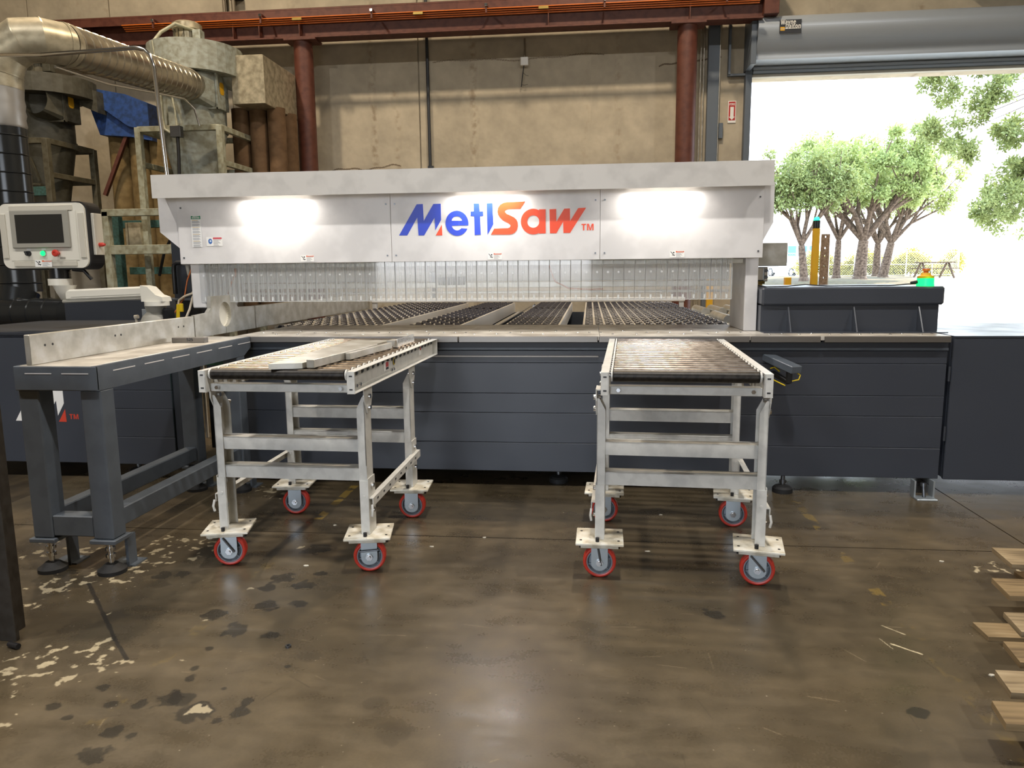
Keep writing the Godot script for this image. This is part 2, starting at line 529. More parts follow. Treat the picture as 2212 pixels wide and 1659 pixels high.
	# worn yellow lane lines
	worn(-1.55, 0.05, [[-4.66, -4.20, 0.9], [-4.12, -3.97, 0.75], [-3.5, -2.0, 0.05]], b)
	worn(1.26, 0.05, [[-4.6, -4.3, 0.2], [-4.28, -4.0, 0.6], [-3.75, -3.55, 0.25], [-3.26, -3.08, 0.5], [-3.0, -1.6, 0.06]], b)
	# scratches
	rng.seed = 77
	for i in 150:
		var x := rng.randf_range(-1.6, 2.2)
		var z := rng.randf_range(-4.6, -1.5)
		var an := rng.randf_range(-0.6, 0.6) + (0.0 if rng.randf() < 0.6 else PI / 2)
		var l := rng.randf_range(0.02, 0.12)
		line([[x, z], [x + cos(an) * l, z + sin(an) * l]], 0.0022, [150, 134, 108] if i % 2 else [60, 52, 40], 0.5, b)
	# grit
	for i in 500:
		var x := rng.randf_range(-3.0, 2.4)
		var z := rng.randf_range(-5.0, -1.5)
		var px := int((x - FX) / FSX * FW)
		var py := int((z - FZ) / FSZ * FH)
		blend_px(py * FW + px, 220, 210, 190, rng.randf_range(0.3, 0.8))
	var m := StandardMaterial3D.new()
	m.resource_name = "floor_worn"
	m.albedo_texture = ImageTexture.create_from_image(Image.create_from_data(FW, FH, false, Image.FORMAT_RGB8, fd))
	m.roughness_texture = ImageTexture.create_from_image(Image.create_from_data(FW, FH, false, Image.FORMAT_L8, rd))
	m.roughness_texture_channel = BaseMaterial3D.TEXTURE_CHANNEL_RED
	m.roughness = 1.0
	m.texture_repeat = false
	M["floor_worn"] = m

func spot(x: float, z: float, r: float, nz: PackedByteArray, col: Array, al: float, thr: float) -> void:
	var cx := (x - FX) / FSX * FW
	var cy := (z - FZ) / FSZ * FH
	var rp := r / FSX * FW
	for py in range(maxi(0, int(cy - rp * 1.4)), mini(FH, int(cy + rp * 1.4) + 1)):
		for px in range(maxi(0, int(cx - rp * 1.4)), mini(FW, int(cx + rp * 1.4) + 1)):
			var i := py * FW + px
			var d := Vector2(px - cx, py - cy).length() / rp
			var q := nz[i] / 255.0
			if thr > 0.0:
				# jagged flakes
				var s := q - thr * 0.75 - d * 0.22
				if s > 0.0 and d < 1.3:
					blend_px(i, col[0], col[1], col[2], clampf(s * 14.0, 0.0, al))
			else:
				var s := (1.0 + (q - 0.5) * 1.2 - d) * 5.0
				if s > 0.0:
					var dd := clampf(s, 0.0, 1.0) * al
					blend_px(i, col[0], col[1], col[2], dd)
					rd[i] = int(lerpf(rd[i], 58, dd * 0.7))

func line(pts: Array, w: float, col: Array, al: float, nz: PackedByteArray) -> void:
	var wp := w / FSX * FW
	for k in pts.size() - 1:
		var a := Vector2((pts[k][0] - FX) / FSX * FW, (pts[k][1] - FZ) / FSZ * FH)
		var c := Vector2((pts[k + 1][0] - FX) / FSX * FW, (pts[k + 1][1] - FZ) / FSZ * FH)
		var st := int((c - a).length() * 2.0) + 1
		for j in st:
			var p := a.lerp(c, float(j) / st)
			var ww := maxf(0.6, wp * 0.5)
			for py in range(int(p.y - ww), int(p.y + ww) + 1):
				for px in range(int(p.x - ww), int(p.x + ww) + 1):
					if px >= 0 and py >= 0 and px < FW and py < FH:
						var i := py * FW + px
						var q := nz[i] / 255.0
						if Vector2(px, py).distance_to(p) < ww * (0.6 + q * 0.8):
							blend_px(i, col[0], col[1], col[2], al * 0.5)

func worn(x: float, w: float, runs: Array, nz: PackedByteArray) -> void:
	for r in runs:
		for py in range(int((r[0] - FZ) / FSZ * FH), int((r[1] - FZ) / FSZ * FH)):
			for px in range(int((x - w * 0.5 - FX) / FSX * FW), int((x + w * 0.5 - FX) / FSX * FW)):
				var i := py * FW + px
				var q := nz[i] / 255.0
				var s: float = (q - 0.62 + r[2] * 0.3) * 6.0
				if s > 0.0:
					blend_px(i, 150, 124, 58, clampf(s, 0.0, 0.75) * minf(1.0, r[2] + 0.2))

# ---------------------------------------------------------------- scene
func _ready() -> void:
	rng.seed = 5
	var cam := Camera3D.new()
	cam.name = "camera"
	cam.fov = 54.81
	cam.near = 0.05
	cam.far = 400.0
	cam.position = V(0, 1.4, 0)
	cam.basis = Basis.from_euler(Vector3(deg_to_rad(-8.58), deg_to_rad(6.0), deg_to_rad(-0.55)), EULER_ORDER_YXZ)
	add_child(cam)
	cam.current = true
	var env := Environment.new()
	env.tonemap_mode = Environment.TONE_MAPPER_LINEAR
	env.tonemap_exposure = 1.28
	env.background_mode = Environment.BG_SKY
	var sm := ProceduralSkyMaterial.new()
	sm.sky_top_color = Color("#c4d8f0")
	sm.sky_horizon_color = Color("#fbfcff")
	sm.sky_energy_multiplier = 2.2
	sm.ground_bottom_color = Color("#b5b0a4")
	sm.ground_horizon_color = Color("#e6e4de")
	sm.ground_energy_multiplier = 1.6
	sm.sun_angle_max = 1.0
	var sky := Sky.new()
	sky.sky_material = sm
	env.sky = sky
	env.sdfgi_enabled = true
	env.ssao_enabled = true
	env.ssil_enabled = true
	var we := WorldEnvironment.new()
	we.name = "environment"
	we.environment = env
	add_child(we)
	var sun := DirectionalLight3D.new()
	sun.name = "sun"
	sun.light_energy = 3.2
	sun.light_color = Color("#fff2dc")
	sun.light_angular_distance = 0.6
	sun.shadow_enabled = true
	add_child(sun)
	# the sun stands high behind the building's far side, towards the yard
	sun.look_at_from_position(V(9, 14, -24), V(0, 0, -14), Vector3.UP)
	materials()
	build_shell()
	build_lights()
	build_saw()
	build_beds()
	build_side_table()
	build_cabinets()
	build_pendant()
	build_conveyors()
	build_air_unit()
	build_yard_posts()
	build_dust_collectors()
	build_wall_things()
	build_pallet()
	build_outside()
	build_small()

func lamp_omni(parent: Node3D, at: Vector3, e: float, c: String, size := 0.05) -> void:
	var l := OmniLight3D.new()
	l.name = "bulb_light"
	l.light_energy = e
	l.light_color = Color(c)
	l.light_size = size
	l.omni_range = 40.0
	l.omni_attenuation = 2.0
	l.shadow_enabled = true
	parent.add_child(l, true)
	l.position = at

func lamp_area(parent: Node3D, at: Vector3, sx: float, sy: float, e: float, c: String, rot: Vector3) -> void:
	var l := AreaLight3D.new()
	l.name = "panel_light"
	l.area_size = Vector2(sx, sy)
	l.light_energy = e
	l.light_color = Color(c)
	l.area_range = 40.0
	l.area_attenuation = 2.0
	l.shadow_enabled = true
	parent.add_child(l, true)
	l.position = at
	l.rotation = rot

func build_lights() -> void:
	# high-bay lamps hung under the roof
	var spots := [V(-5.6, 8.6, -7.6), V(0.6, 8.6, -7.6), V(-5.6, 8.6, -0.6), V(0.6, 8.6, -0.6), V(6.4, 8.6, -0.6)]
	for p in spots:
		var t := thing("high_bay_lamp", "high-bay lamp with a bell reflector hung from the roof", "lamp", p, "high-bay lamps under the roof")
		loc("reflector", B().lathe([Vector2(0.06, 0.34), Vector2(0.12, 0.3), Vector2(0.24, 0.1), Vector2(0.27, 0.0), Vector2(0.255, 0.0), Vector2(0.22, 0.1), Vector2(0.1, 0.28)], Vector3.ZERO, Basis(), 24, false), M.alu, t)
		loc("lamp_face", B().cyl(V(0, 0.05, 0), V(0, 0.06, 0), 0.2, 0.2, 24), M.lamp_bay, t)
		loc("hanger_rod", B().cyl(V(0, 0.34, 0), V(0, 0.9, 0), 0.012, 0.012, 8), M.bolt, t)
		lamp_area(t, V(0, 0.03, 0), 0.36, 0.36, 29.0, "#ffe8c8" if p.z < -5.0 else "#fffaf4", Vector3(-PI / 2, 0, 0))

# ---------------------------------------------------------------- the hall
func build_shell() -> void:
	# floor slabs with open joints
	var fl := Node3D.new()
	fl.name = "floor"
	fl.set_meta("kind", "structure")
	add_child(fl)
	var xs := [-11.0, 2.213, 2.22, 10.0]
	var zj := -3.755
	var ranges := [[-11.0, 2.214], [2.222, 10.0]]
	for r in ranges:
		for q in [[-11.75, zj - 0.004], [zj + 0.004, 7.0]]:
			slab(fl, r[0], r[1], q[0], q[1])
	struct("floor_bed", B().bb(-11, 10, -0.32, -0.03, -11.75, 7.0), M.concrete_floor, fl)
	# back wall: tilt-up concrete panels either side of the doorway, joints left open
	var wb := Node3D.new()
	wb.name = "wall_back"
	wb.set_meta("kind", "structure")
	add_child(wb)
	for e in [[-11.0, -8.955], [-8.94, -7.567], [-7.552, -5.62], [-5.605, -2.628], [-2.612, 1.87], [1.882, 2.33]]:
		struct("wall_panel", B().bb(e[0], e[1], 0, 9.6, -11.95, -11.7, 0.006), M.concrete, wb)
	struct("wall_panel", B().bb(2.33, 7.2, 4.17, 9.6, -11.95, -11.7, 0.006), M.concrete, wb)
	struct("wall_panel", B().bb(7.2, 10.0, 0, 9.6, -11.95, -11.7, 0.006), M.concrete, wb)
	struct("joint_backing", B().bb(-11, 2.2, 0, 9.6, -11.97, -11.73), M.concrete, wb)
	struct("wall_side", B().bb(-11.3, -11.0, 0, 9.6, -11.95, 7.0), M.wall_side)
	struct("wall_far_side", B().bb(10.0, 10.3, 0, 9.6, -11.95, 7.0), M.wall_side)
	# wall behind the photographer, with an unseen doorway added for front daylight fill
	var wr := Node3D.new()
	wr.name = "wall_front"
	wr.set_meta("kind", "structure")
	add_child(wr)
	struct("wall_panel", B().bb(-11, -5.0, 0, 9.6, 7.0, 7.25), M.wall_side, wr)
	struct("wall_panel", B().bb(0.0, 10, 0, 9.6, 7.0, 7.25), M.wall_side, wr)
	struct("wall_panel", B().bb(-5.0, 0.0, 4.4, 9.6, 7.0, 7.25), M.wall_side, wr)
	struct("ceiling", B().bb(-11.3, 10.3, 9.6, 9.8, -11.97, 7.25), M.ceiling)

func slab(parent: Node3D, x0: float, x1: float, z0: float, z1: float) -> void:
	# the top of the worn zone carries the mapped concrete, the rest plain concrete
	var mx0 := maxf(x0, FX)
	var mx1 := minf(x1, FX + FSX)
	var mz0 := maxf(z0, FZ)
	var mz1 := minf(z1, FZ + FSZ)
	struct("slab", B().bb(x0, x1, -0.2, -0.0006, z0, z1), M.concrete_floor, parent)
	if mx1 > mx0 and mz1 > mz0:
		var b := B()
		var q := [V(mx0, 0, mz0), V(mx1, 0, mz0), V(mx1, 0, mz1), V(mx0, 0, mz1)]
		var u := []
		for p in q:
			u.append(Vector2((p.x - FX) / FSX, (p.z - FZ) / FSZ))
		b.tri(q[0], q[1], q[2], Vector3.UP, Vector3.UP, Vector3.UP, u[0], u[1], u[2])
		b.tri(q[0], q[2], q[3], Vector3.UP, Vector3.UP, Vector3.UP, u[0], u[2], u[3])
		b.oq(q[0], q[1], q[1] - V(0, 0.01, 0), q[0] - V(0, 0.01, 0), V(0, 0, -1))
		b.oq(q[3], q[2], q[2] - V(0, 0.01, 0), q[3] - V(0, 0.01, 0), V(0, 0, 1))
		struct("slab_wearing_coat", b, M.floor_worn, parent)

# ---------------------------------------------------------------- the saw
func flag_poly(pts: Array, sc: float, ox: float, oy: float) -> PackedVector2Array:
	var o := PackedVector2Array()
	for p in pts:
		o.append(Vector2(ox + (p[0] - 185.0) * sc, oy + (433.0 - (p[1] + 0.0128 * (p[0] - 185.0))) * sc))
	return o

func arc(cx: float, cy: float, rx: float, ry: float, a0: float, a1: float, k: int) -> Array:
	var o := []
	for i in k + 1:
		var a := deg_to_rad(lerpf(a0, a1, float(i) / k))
		o.append([cx + cos(a) * rx, cy - sin(a) * ry])
	return o

const LOGO_M := [[185, 433], [365, 142], [425, 140], [430, 297], [527, 140], [597, 138], [598, 288], [540, 385], [535, 268], [430, 433], [375, 433], [368, 265], [265, 433]]
const LOGO_TRI := [[603, 333], [606, 433], [543, 433]]

func logo(panel: Node3D, ox: float, oy: float, z: float, sc: float) -> void:
	var blue := [LOGO_M]
	var e := arc(750, 322, 110, 117, -9.5, 335, 40)
	e.append_array([[800, 366]])
	e.append_array(arc(750, 322, 52, 62, -42, -158, 12))
	e.append_array([[700, 342]])
	# the eye of the letter, joined by a hair's breadth
	e.append_array([[858, 341.5]])
	e.pop_back()
	var e2 := arc(750, 320, 110, 117, -10, 335, 44) + [[798, 366]] + arc(750, 322, 54, 64, -44, -160, 14) + [[770, 341], [770, 297], [700, 297]] + arc(750, 297, 50, 42, 180, 0, 14) + [[771, 297], [771, 341]]
	var eo := flag_poly(e2, sc, ox, oy)
	var tt := [[912, 138], [965, 138], [970, 212], [1002, 210], [1002, 252], [972, 255], [976, 427], [918, 430], [915, 255], [882, 252], [882, 212], [912, 210]]
	var ll := [[1037, 136], [1092, 135], [1097, 330], [1040, 427]]
	var xf := Transform3D(Basis(), V(0, 0, z))
	for p in [LOGO_M, tt, ll]:
		loc("logo_letter", B().prism(flag_poly(p, sc, ox, oy), 0.0, 0.0015, xf), M.logo_blue, panel)
	loc("logo_letter", B().prism(eo, 0.0, 0.0015, xf), M.logo_blue, panel)
	var ss := [[1400, 122], [1355, 190], [1245, 192], [1225, 197], [1210, 207], [1208, 217], [1225, 235], [1260, 250], [1295, 268], [1318, 290], [1328, 315], [1330, 345], [1322, 380], [1300, 408], [1275, 421], [1245, 426], [1072, 426], [1105, 370], [1235, 366], [1252, 360], [1260, 346], [1256, 335], [1243, 322], [1190, 295], [1158, 266], [1143, 240], [1138, 215], [1143, 180], [1165, 150], [1195, 134], [1225, 128]]
	var ww := [[1628, 195], [1690, 192], [1692, 308], [1765, 190], [1818, 188], [1820, 302], [1895, 185], [1968, 182], [1820, 412], [1758, 412], [1755, 310], [1692, 415], [1632, 415]]
	for p in [LOGO_TRI, ss, ww]:
		loc("logo_letter", B().prism(flag_poly(p, sc, ox, oy), 0.0, 0.0015, xf), M.logo_orange, panel)
	var aa := arc(1475, 307, 117, 118, 0, 360, 40) + arc(1475, 307, 57, 57, 360, 0, 30)
	var ab := B().prism(flag_poly(aa, sc, ox, oy), 0.0, 0.0015, xf)
	ab.prism(flag_poly([[1530, 195], [1592, 194], [1592, 416], [1530, 417]], sc, ox, oy), 0.0, 0.0014, xf)
	loc("logo_letter", ab, M.logo_orange, panel)
	text(panel, "TM", 0.042, V(ox + (1985 - 185) * sc, oy + (433 - 409 - 23) * sc, z + 0.001), M.logo_orange)

func text(parent: Node3D, s: String, h: float, at: Vector3, m: Material, bold := true, w := 0.0) -> MeshInstance3D:
	var f := SystemFont.new()
	f.font_names = PackedStringArray(["Droid Sans"])
	if bold:
		f.font_weight = 700
	var tm := TextMesh.new()
	tm.text = s
	tm.font = f
	tm.font_size = 64
	tm.pixel_size = h / 46.0
	tm.depth = 0.0008
	tm.horizontal_alignment = HORIZONTAL_ALIGNMENT_CENTER
	tm.vertical_alignment = VERTICAL_ALIGNMENT_BOTTOM
	var o := MeshInstance3D.new()
	o.name = "lettering"
	o.mesh = tm
	o.material_override = m
	parent.add_child(o, true)
	o.position = at
	if w > 0.0:
		var bw := tm.get_aabb().size.x
		if bw > 0.0:
			o.scale = V(w / bw, 1, 1)
	return o

var sticker_tex := {}
# printed warning label: white field, coloured headline bar, black picture, grey lines of small print
func sticker(parent: Node3D, c: Vector3, w: float, h: float, kind: String) -> MeshInstance3D:
	if not sticker_tex.has(kind):
		var im: Image
		if kind == "tall":
			im = Image.create(64, 192, false, Image.FORMAT_RGB8)
			im.fill(Color("#e6e6e4"))
			im.fill_rect(Rect2i(2, 2, 60, 20), Color("#2f7d5c"))
			var y := 28
			var k := 0
			for blk in [5, 4, 5, 4, 5, 4, 5, 6]:
				for l in blk:
					im.fill_rect(Rect2i(7, y, 38 + (k * 17) % 13, 2), Color("#8c8f95") if k % 9 else Color("#c9a23a"))
					y += 4
					k += 1
				y += 3
		else:
			im = Image.create(144, 72, false, Image.FORMAT_RGB8)
			im.fill(Color("#ecebe7"))
			var hc := Color("#d9541e") if kind != "blue" else Color("#c9505a")
			im.fill_rect(Rect2i(60, 4, 80, 14), hc)
			for l in 6:
				im.fill_rect(Rect2i(62, 23 + l * 8, 70 - (l * 23) % 31, 3), Color("#77777a"))
			var ink := Color("#1c1c1e") if kind != "blue" else Color("#3a6ab0")
			if kind == "blue":
				for yy in range(8, 64):
					for xx in range(14, 54):
						if Vector2(xx - 34, (yy - 34) * 0.85).length() < 18:
							im.set_pixel(xx, yy, ink if Vector2(xx - 36, yy - 32).length() > 8 else Color("#cfe0ee"))
			else:
				for yy in range(8, 64):
					for xx in range(6, 56):
						var p := Vector2(xx, yy)
						var a := absf((p.y - 10) - (p.x - 10) * 1.25) < 5 and p.x < 46
						var b := p.distance_to(Vector2(38, 20)) < 8
						var d := absf(p.y - 46) < 4 and p.x > 22 and p.x < 52
						if a or b or d:
							im.set_pixel(xx, yy, ink)
		var m := StandardMaterial3D.new()
		m.albedo_texture = ImageTexture.create_from_image(im)
		m.roughness = 0.4
		m.resource_name = "label_" + kind
		sticker_tex[kind] = m
	var b := B()
	b.box(c, V(w, h, 0.001))
	# only the face needs the print; uv of the front face
	var f := B()
	f.tri(c + V(-w, -h, 0.0016) * V(0.5, 0.5, 1), c + V(w, -h, 0.0016) * V(0.5, 0.5, 1), c + V(w, h, 0.0016) * V(0.5, 0.5, 1), Vector3.BACK, Vector3.BACK, Vector3.BACK, Vector2(0, 1), Vector2(1, 1), Vector2(1, 0))
	f.tri(c + V(-w, -h, 0.0016) * V(0.5, 0.5, 1), c + V(w, h, 0.0016) * V(0.5, 0.5, 1), c + V(-w, h, 0.0016) * V(0.5, 0.5, 1), Vector3.BACK, Vector3.BACK, Vector3.BACK, Vector2(0, 1), Vector2(1, 0), Vector2(0, 0))
	var o := loc("warning_label", f, sticker_tex[kind], parent)
	return o

func build_saw() -> void:
	var o := V(-0.5, 0, -5.1)
	var t := thing("plate_saw", "long industrial plate saw with white overhead guard, lit sign and slate base panels", "machine", o)
	# base: frame body behind the panels
	part("base_body", B().bb(-2.36, 2.16, 0.16, 0.93, -5.64, -4.74), M.slate_dark, t)
	part("base_body", B().bb(-2.72, -2.40, 0.16, 0.9, -5.5, -5.0), M.slate_dark, t)
	# panels folded from sheet, in long horizontal boards with fine joints
	var ys := [0.109, 0.3002, 0.3014, 0.4974, 0.4986, 0.6254, 0.6266, 0.8244, 0.8256, 0.905]
	for k in range(0, 10, 2):
		part("front_panel", B().bb(-2.40, 2.155, ys[k], ys[k + 1], -4.735, -4.70, 0.003), M.slate, t)
		part("front_panel", B().bb(-3.405, -2.82, ys[k], ys[k + 1], -4.735, -4.70, 0.003), M.slate, t)
	part("corner_post", B().bb(-2.82, -2.73, 0.109, 0.95, -4.80, -4.715, 0.004), M.slate_dark, t)
	part("corner_post", B().bb(-2.43, -2.34, 0.109, 0.93, -4.78, -4.69, 0.006), M.slate_blue, t)
	part("panel_gap", B().bb(-3.42, -3.406, 0.109, 0.95, -4.76, -4.73), M.black, t)
	part("shelf_ledge", B().bb(-2.72, -2.44, 0.80, 0.84, -4.86, -4.72, 0.004), M.slate_blue, t)
	part("trim_strip", B().bb(-2.40, 2.155, 0.908, 0.925, -4.72, -4.69, 0.002), M.slate_blue, t)
	part("trim_strip", B().bb(-1.02, 0.06, 0.862, 0.872, -4.698, -4.685, 0.002), M.steel_edge, t)
	part("under_edge", B().bb(-2.40, 2.15, 0.925, 0.960, -4.76, -4.69), M.slate_dark, t)
	# levelling feet
	for f in [[1.23, -4.72, 0], [2.05, -4.63, 1], [-0.2, -4.85, 0], [-1.9, -4.78, 0], [-3.2, -4.85, 0]]:
		if f[2] == 0:
			var ft := part("levelling_foot", B().lathe([Vector2(0, 0), Vector2(0.062, 0), Vector2(0.062, 0.028), Vector2(0.05, 0.04), Vector2(0.018, 0.05), Vector2(0, 0.052)], V(f[0], 0, f[1])), M.rubber, t)
			loc("threaded_stem", B().cyl(V(f[0], 0.045, f[1]), V(f[0], 0.17, f[1]), 0.013, 0.013, 10).cyl(V(f[0], 0.06, f[1]), V(f[0], 0.08, f[1]), 0.022, 0.022, 6), M.bolt, ft)
		else:
			var br := part("anchor_bracket", B().bb(f[0] - 0.06, f[0] + 0.06, 0.0, 0.01, f[1] - 0.04, f[1] + 0.05, 0.002).bb(f[0] - 0.06, f[0] - 0.05, 0.01, 0.11, f[1] - 0.06, f[1]).bb(f[0] + 0.05, f[0] + 0.06, 0.01, 0.11, f[1] - 0.06, f[1]), M.zinc_plate, t)
			loc("anchor_bolt", B().cyl(V(f[0], 0.01, f[1]), V(f[0], 0.085, f[1] - 0.02), 0.011, 0.011, 8).cyl(V(f[0], 0.075, f[1] - 0.018), V(f[0], 0.095, f[1] - 0.02), 0.02, 0.02, 6), M.bolt, br)
	# table top plates with countersunk balls, and the ground steel edge
	var px := [-2.335, -0.83, 0.065, 1.02, 2.15]
	for k in 4:
		part("table_plate", B().bb(px[k] + 0.001, px[k + 1] - 0.001, 0.972, 1.0, -5.68, -4.66, 0.002), M.steel_top, t)
	for e in [[-2.335, -0.83], [-0.828, 0.056], [0.06, 0.98], [0.984, 1.40], [1.42, 2.15]]:
		part("edge_bar", B().bb(e[0], e[1] - 0.003, 0.960, 0.999, -4.70, -4.648, 0.003), M.steel_edge, t)
	part("table_web", B().bb(-2.3, 2.14, 0.9, 0.972, -5.6, -4.8), M.slate_dark, t)
	var dome := B().lathe([Vector2(0.009, 0), Vector2(0.0085, 0.002), Vector2(0.005, 0.004), Vector2(0, 0.0048)], Vector3.ZERO, Basis(), 10, true).make()
	for k in 44:
		var x := -2.25 + k * 0.075
		inst("screw", dome, M.chrome, t, V(x, 1.0, -4.80 - (0.12 if k % 2 else 0.0) - (0.13 if k % 3 == 0 else 0.0)) - o)
	for k in 12:
		inst("screw", dome, M.chrome, t, V(1.12 + k * 0.09, 1.0, -4.76 - 0.06 * (k % 2)) - o)
	# ---- overhead guard
	part("guard_cap", B().prism(PackedVector2Array([Vector2(-4.86, 1.917), Vector2(-4.86, 2.070), Vector2(-5.9, 2.080), Vector2(-5.9, 1.955), Vector2(-4.872, 1.955), Vector2(-4.872, 1.917)]), -2.945, 1.132, Transform3D(Basis(V(0, 0, 1), V(0, 1, 0), V(1, 0, 0)), Vector3.ZERO)), M.hood_grey, t)
	part("guard_core", B().bb(-2.83, 1.08, 1.49, 1.953, -5.85, -5.035), M.hood_grey, t)
	# wings behind the panel ends, cut off at an angle
	part("end_wing", B().prism(PackedVector2Array([Vector2(-2.99, 1.953), Vector2(-2.80, 1.953), Vector2(-2.80, 1.56), Vector2(-2.85, 1.585), Vector2(-2.99, 1.70)]), -5.03, -5.0, Transform3D()), M.hood_white, t)
	part("end_wing", B().prism(PackedVector2Array([Vector2(1.17, 1.953), Vector2(1.05, 1.953), Vector2(1.05, 1.56), Vector2(1.11, 1.585), Vector2(1.17, 1.70)]), -5.03, -5.0, Transform3D()), M.hood_white, t)
	var seams := [-2.845, -1.333, 0.066, 1.108]
	var panels := []
	for k in 3:
		var p := part("guard_panel", B().bb(seams[k] + 0.0012, seams[k + 1] - 0.0012, 1.478, 1.95, -5.0, -4.98, 0.001), M.hood_white, t)
		panels.append(p)
		for s in [[seams[k] + 0.03, 1.86], [seams[k + 1] - 0.03, 1.86], [seams[k] + 0.03, 1.52], [seams[k + 1] - 0.03, 1.52]]:
			loc("screw_head", B().cyl(V(s[0], s[1], -4.98), V(s[0], s[1], -4.975), 0.006, 0.006, 8), M.bolt, p)
	# the sign crosses the middle panel
	logo(panels[1], -1.279, 1.652, -4.98, 0.000703)
	sticker(panels[0], V(-2.71, 1.70, -4.979), 0.074, 0.215, "tall")
	text(panels[0], "SAFETY", 0.008, V(-2.71, 1.796, -4.977), M.logo_white, true, 0.045)
	text(panels[0], "INSTRUCTIONS", 0.008, V(-2.71, 1.785, -4.977), M.logo_white, true, 0.055)
	sticker(panels[0], V(-2.585, 1.63, -4.979), 0.115, 0.062, "blue")
	for q in [[0, -1.925], [1, -0.63], [2, 0.565]]:
		sticker(panels[q[0]], V(q[1], 1.507, -4.979), 0.094, 0.043, "hand")
		text(panels[q[0]], "DANGER", 0.007, V(q[1] + 0.02, 1.5195, -4.977), M.logo_white, true, 0.04)
	# lamps under the cap, washing the sign
	for x in [-2.12, -0.67, 0.46]:
		var lp := part("lamp_housing", B().bb(x - 0.26, x + 0.26, 1.940, 1.952, -4.955, -4.885, 0.003), M.alu, t)
		loc("lamp_lens", B().bb(x - 0.22, x + 0.22, 1.934, 1.940, -4.945, -4.895, 0.002), M.lamp_led, lp)
		lamp_area(lp, V(x, 1.930, -4.915), 0.42, 0.04, 0.62, "#fff8f0", Vector3(-PI / 2 - 0.35, 0, 0))
	# uprights
	part("upright", B().bb(1.017, 1.10, 1.0, 1.49, -5.55, -5.05, 0.004), M.hood_white, t)
	part("upright", B().bb(-2.80, -2.70, 1.17, 1.49, -5.5, -5.02, 0.006), M.hood_white, t)
	# inside the guard: clamp beam, slide rails and cylinders
	part("clamp_beam", B().bb(-2.70, 1.0, 1.335, 1.49, -5.60, -5.52, 0.004), M.hood_grey, t)
	part("slide_rail", B().bb(-2.66, 1.0, 1.288, 1.33, -5.55, -5.49, 0.004), M.alu, t)
	part("slide_rail", B().bb(-2.66, 1.0, 1.245, 1.262, -5.56, -5.51, 0.003), M.alu, t)
	part("valve_block", B().bb(-1.12, -0.92, 1.31, 1.37, -5.52, -5.47, 0.004), M.black, t)
	part("valve_block", B().bb(-1.19, -1.14, 1.33, 1.41, -5.52, -5.48, 0.003), M.bolt, t)
	part("air_hose", B().tube([V(-0.30, 1.48, -5.48), V(-0.28, 1.4, -5.47), V(-0.25, 1.33, -5.46), V(-0.15, 1.28, -5.45), V(0.02, 1.27, -5.45), V(0.1, 1.275, -5.46)], 0.006, 6), M.cable_orange, t)
	part("air_hose", B().tube([V(-2.55, 1.48, -5.2), V(-2.56, 1.4, -5.2), V(-2.6, 1.33, -5.2), V(-2.62, 1.26, -5.2)], 0.008, 6), M.cable_orange, t)
	# clear plastic fingers hanging in front of the cut
	var fin := B()
	fin.bb(-0.033, 0.033, -0.268, 0.0, 0.0, 0.004)
	var fm := fin.make()
	var fin2 := B()
	fin2.bb(-0.033, -0.0305, -0.268, 0.0, -0.022, 0.0).bb(0.0305, 0.033, -0.268, 0.0, -0.022, 0.0)
	fin2.bb(-0.007, -0.005, -0.268, 0.0, -0.012, 0.0).bb(0.005, 0.007, -0.268, 0.0, -0.012, 0.0).bb(-0.033, 0.033, -0.270, -0.267, -0.006, 0.005)
	var fm2 := fin2.make()
	var knob := B().cyl(V(0, -0.085, 0.004), V(0, -0.085, 0.008), 0.007, 0.007, 10).make()
	var tipm := B().cyl(V(0, -0.262, 0.003), V(0, -0.235, 0.003), 0.006, 0.006, 8).make()
	for k in 52:
		var x := -2.70 + k * 0.0705
		var fg := inst("guard_finger", fm, M.clear, t, V(x, 1.481, -5.02) - o)
		inst("finger_rib", fm2, M.clear_edge, fg)
		inst("finger_button", knob, M.clear_edge, fg)
		inst("finger_tip", tipm, M.clear_edge, fg)
	part("finger_bar", B().bb(-2.72, 1.0, 1.445, 1.475, -5.09, -5.05, 0.003), M.alu, t)
	# ---- end cover on the table with its gussets
	var cvp := part("end_cover", B().bb(1.105, 2.22, 1.172, 1.287, -5.75, -4.935, 0.012).bb(1.105, 2.20, 1.002, 1.172, -5.75, -4.96, 0.003).bb(1.105, 2.22, 1.0, 1.006, -5.0, -4.855, 0.001), M.slate, t)
	for x in [1.275, 1.68, 2.075]:
		loc("gusset", B().prism(PackedVector2Array([Vector2(-4.962, 1.006), Vector2(-4.865, 1.006), Vector2(-4.95, 1.165), Vector2(-4.962, 1.165)]), x - 0.004, x + 0.004, Transform3D(Basis(V(0, 0, 1), V(0, 1, 0), V(1, 0, 0)), Vector3.ZERO)), M.slate, cvp)
	# drive block and cylinder behind the guard end
	part("drive_block", B().bb(1.13, 1.33, 1.425, 1.58, -5.5, -5.25, 0.003), M.alu, t)
	var dr := part("air_cylinder", B().bb(1.10, 1.20, 1.325, 1.42, -5.45, -5.34, 0.006).bb(1.20, 1.225, 1.32, 1.42, -5.46, -5.33, 0.004), M.alu_bright, t)
	for yy in [1.35, 1.395]:
		loc("end_bolt", B().cyl(V(1.212, yy, -5.33), V(1.212, yy, -5.318), 0.012, 0.012, 12), M.bolt, dr)
	part("air_cylinder", B().cyl(V(1.1, 1.315, -5.4), V(1.22, 1.315, -5.4), 0.014, 0.014, 10).bb(1.14, 1.2, 1.287, 1.305, -5.43, -5.37), M.brass, t)
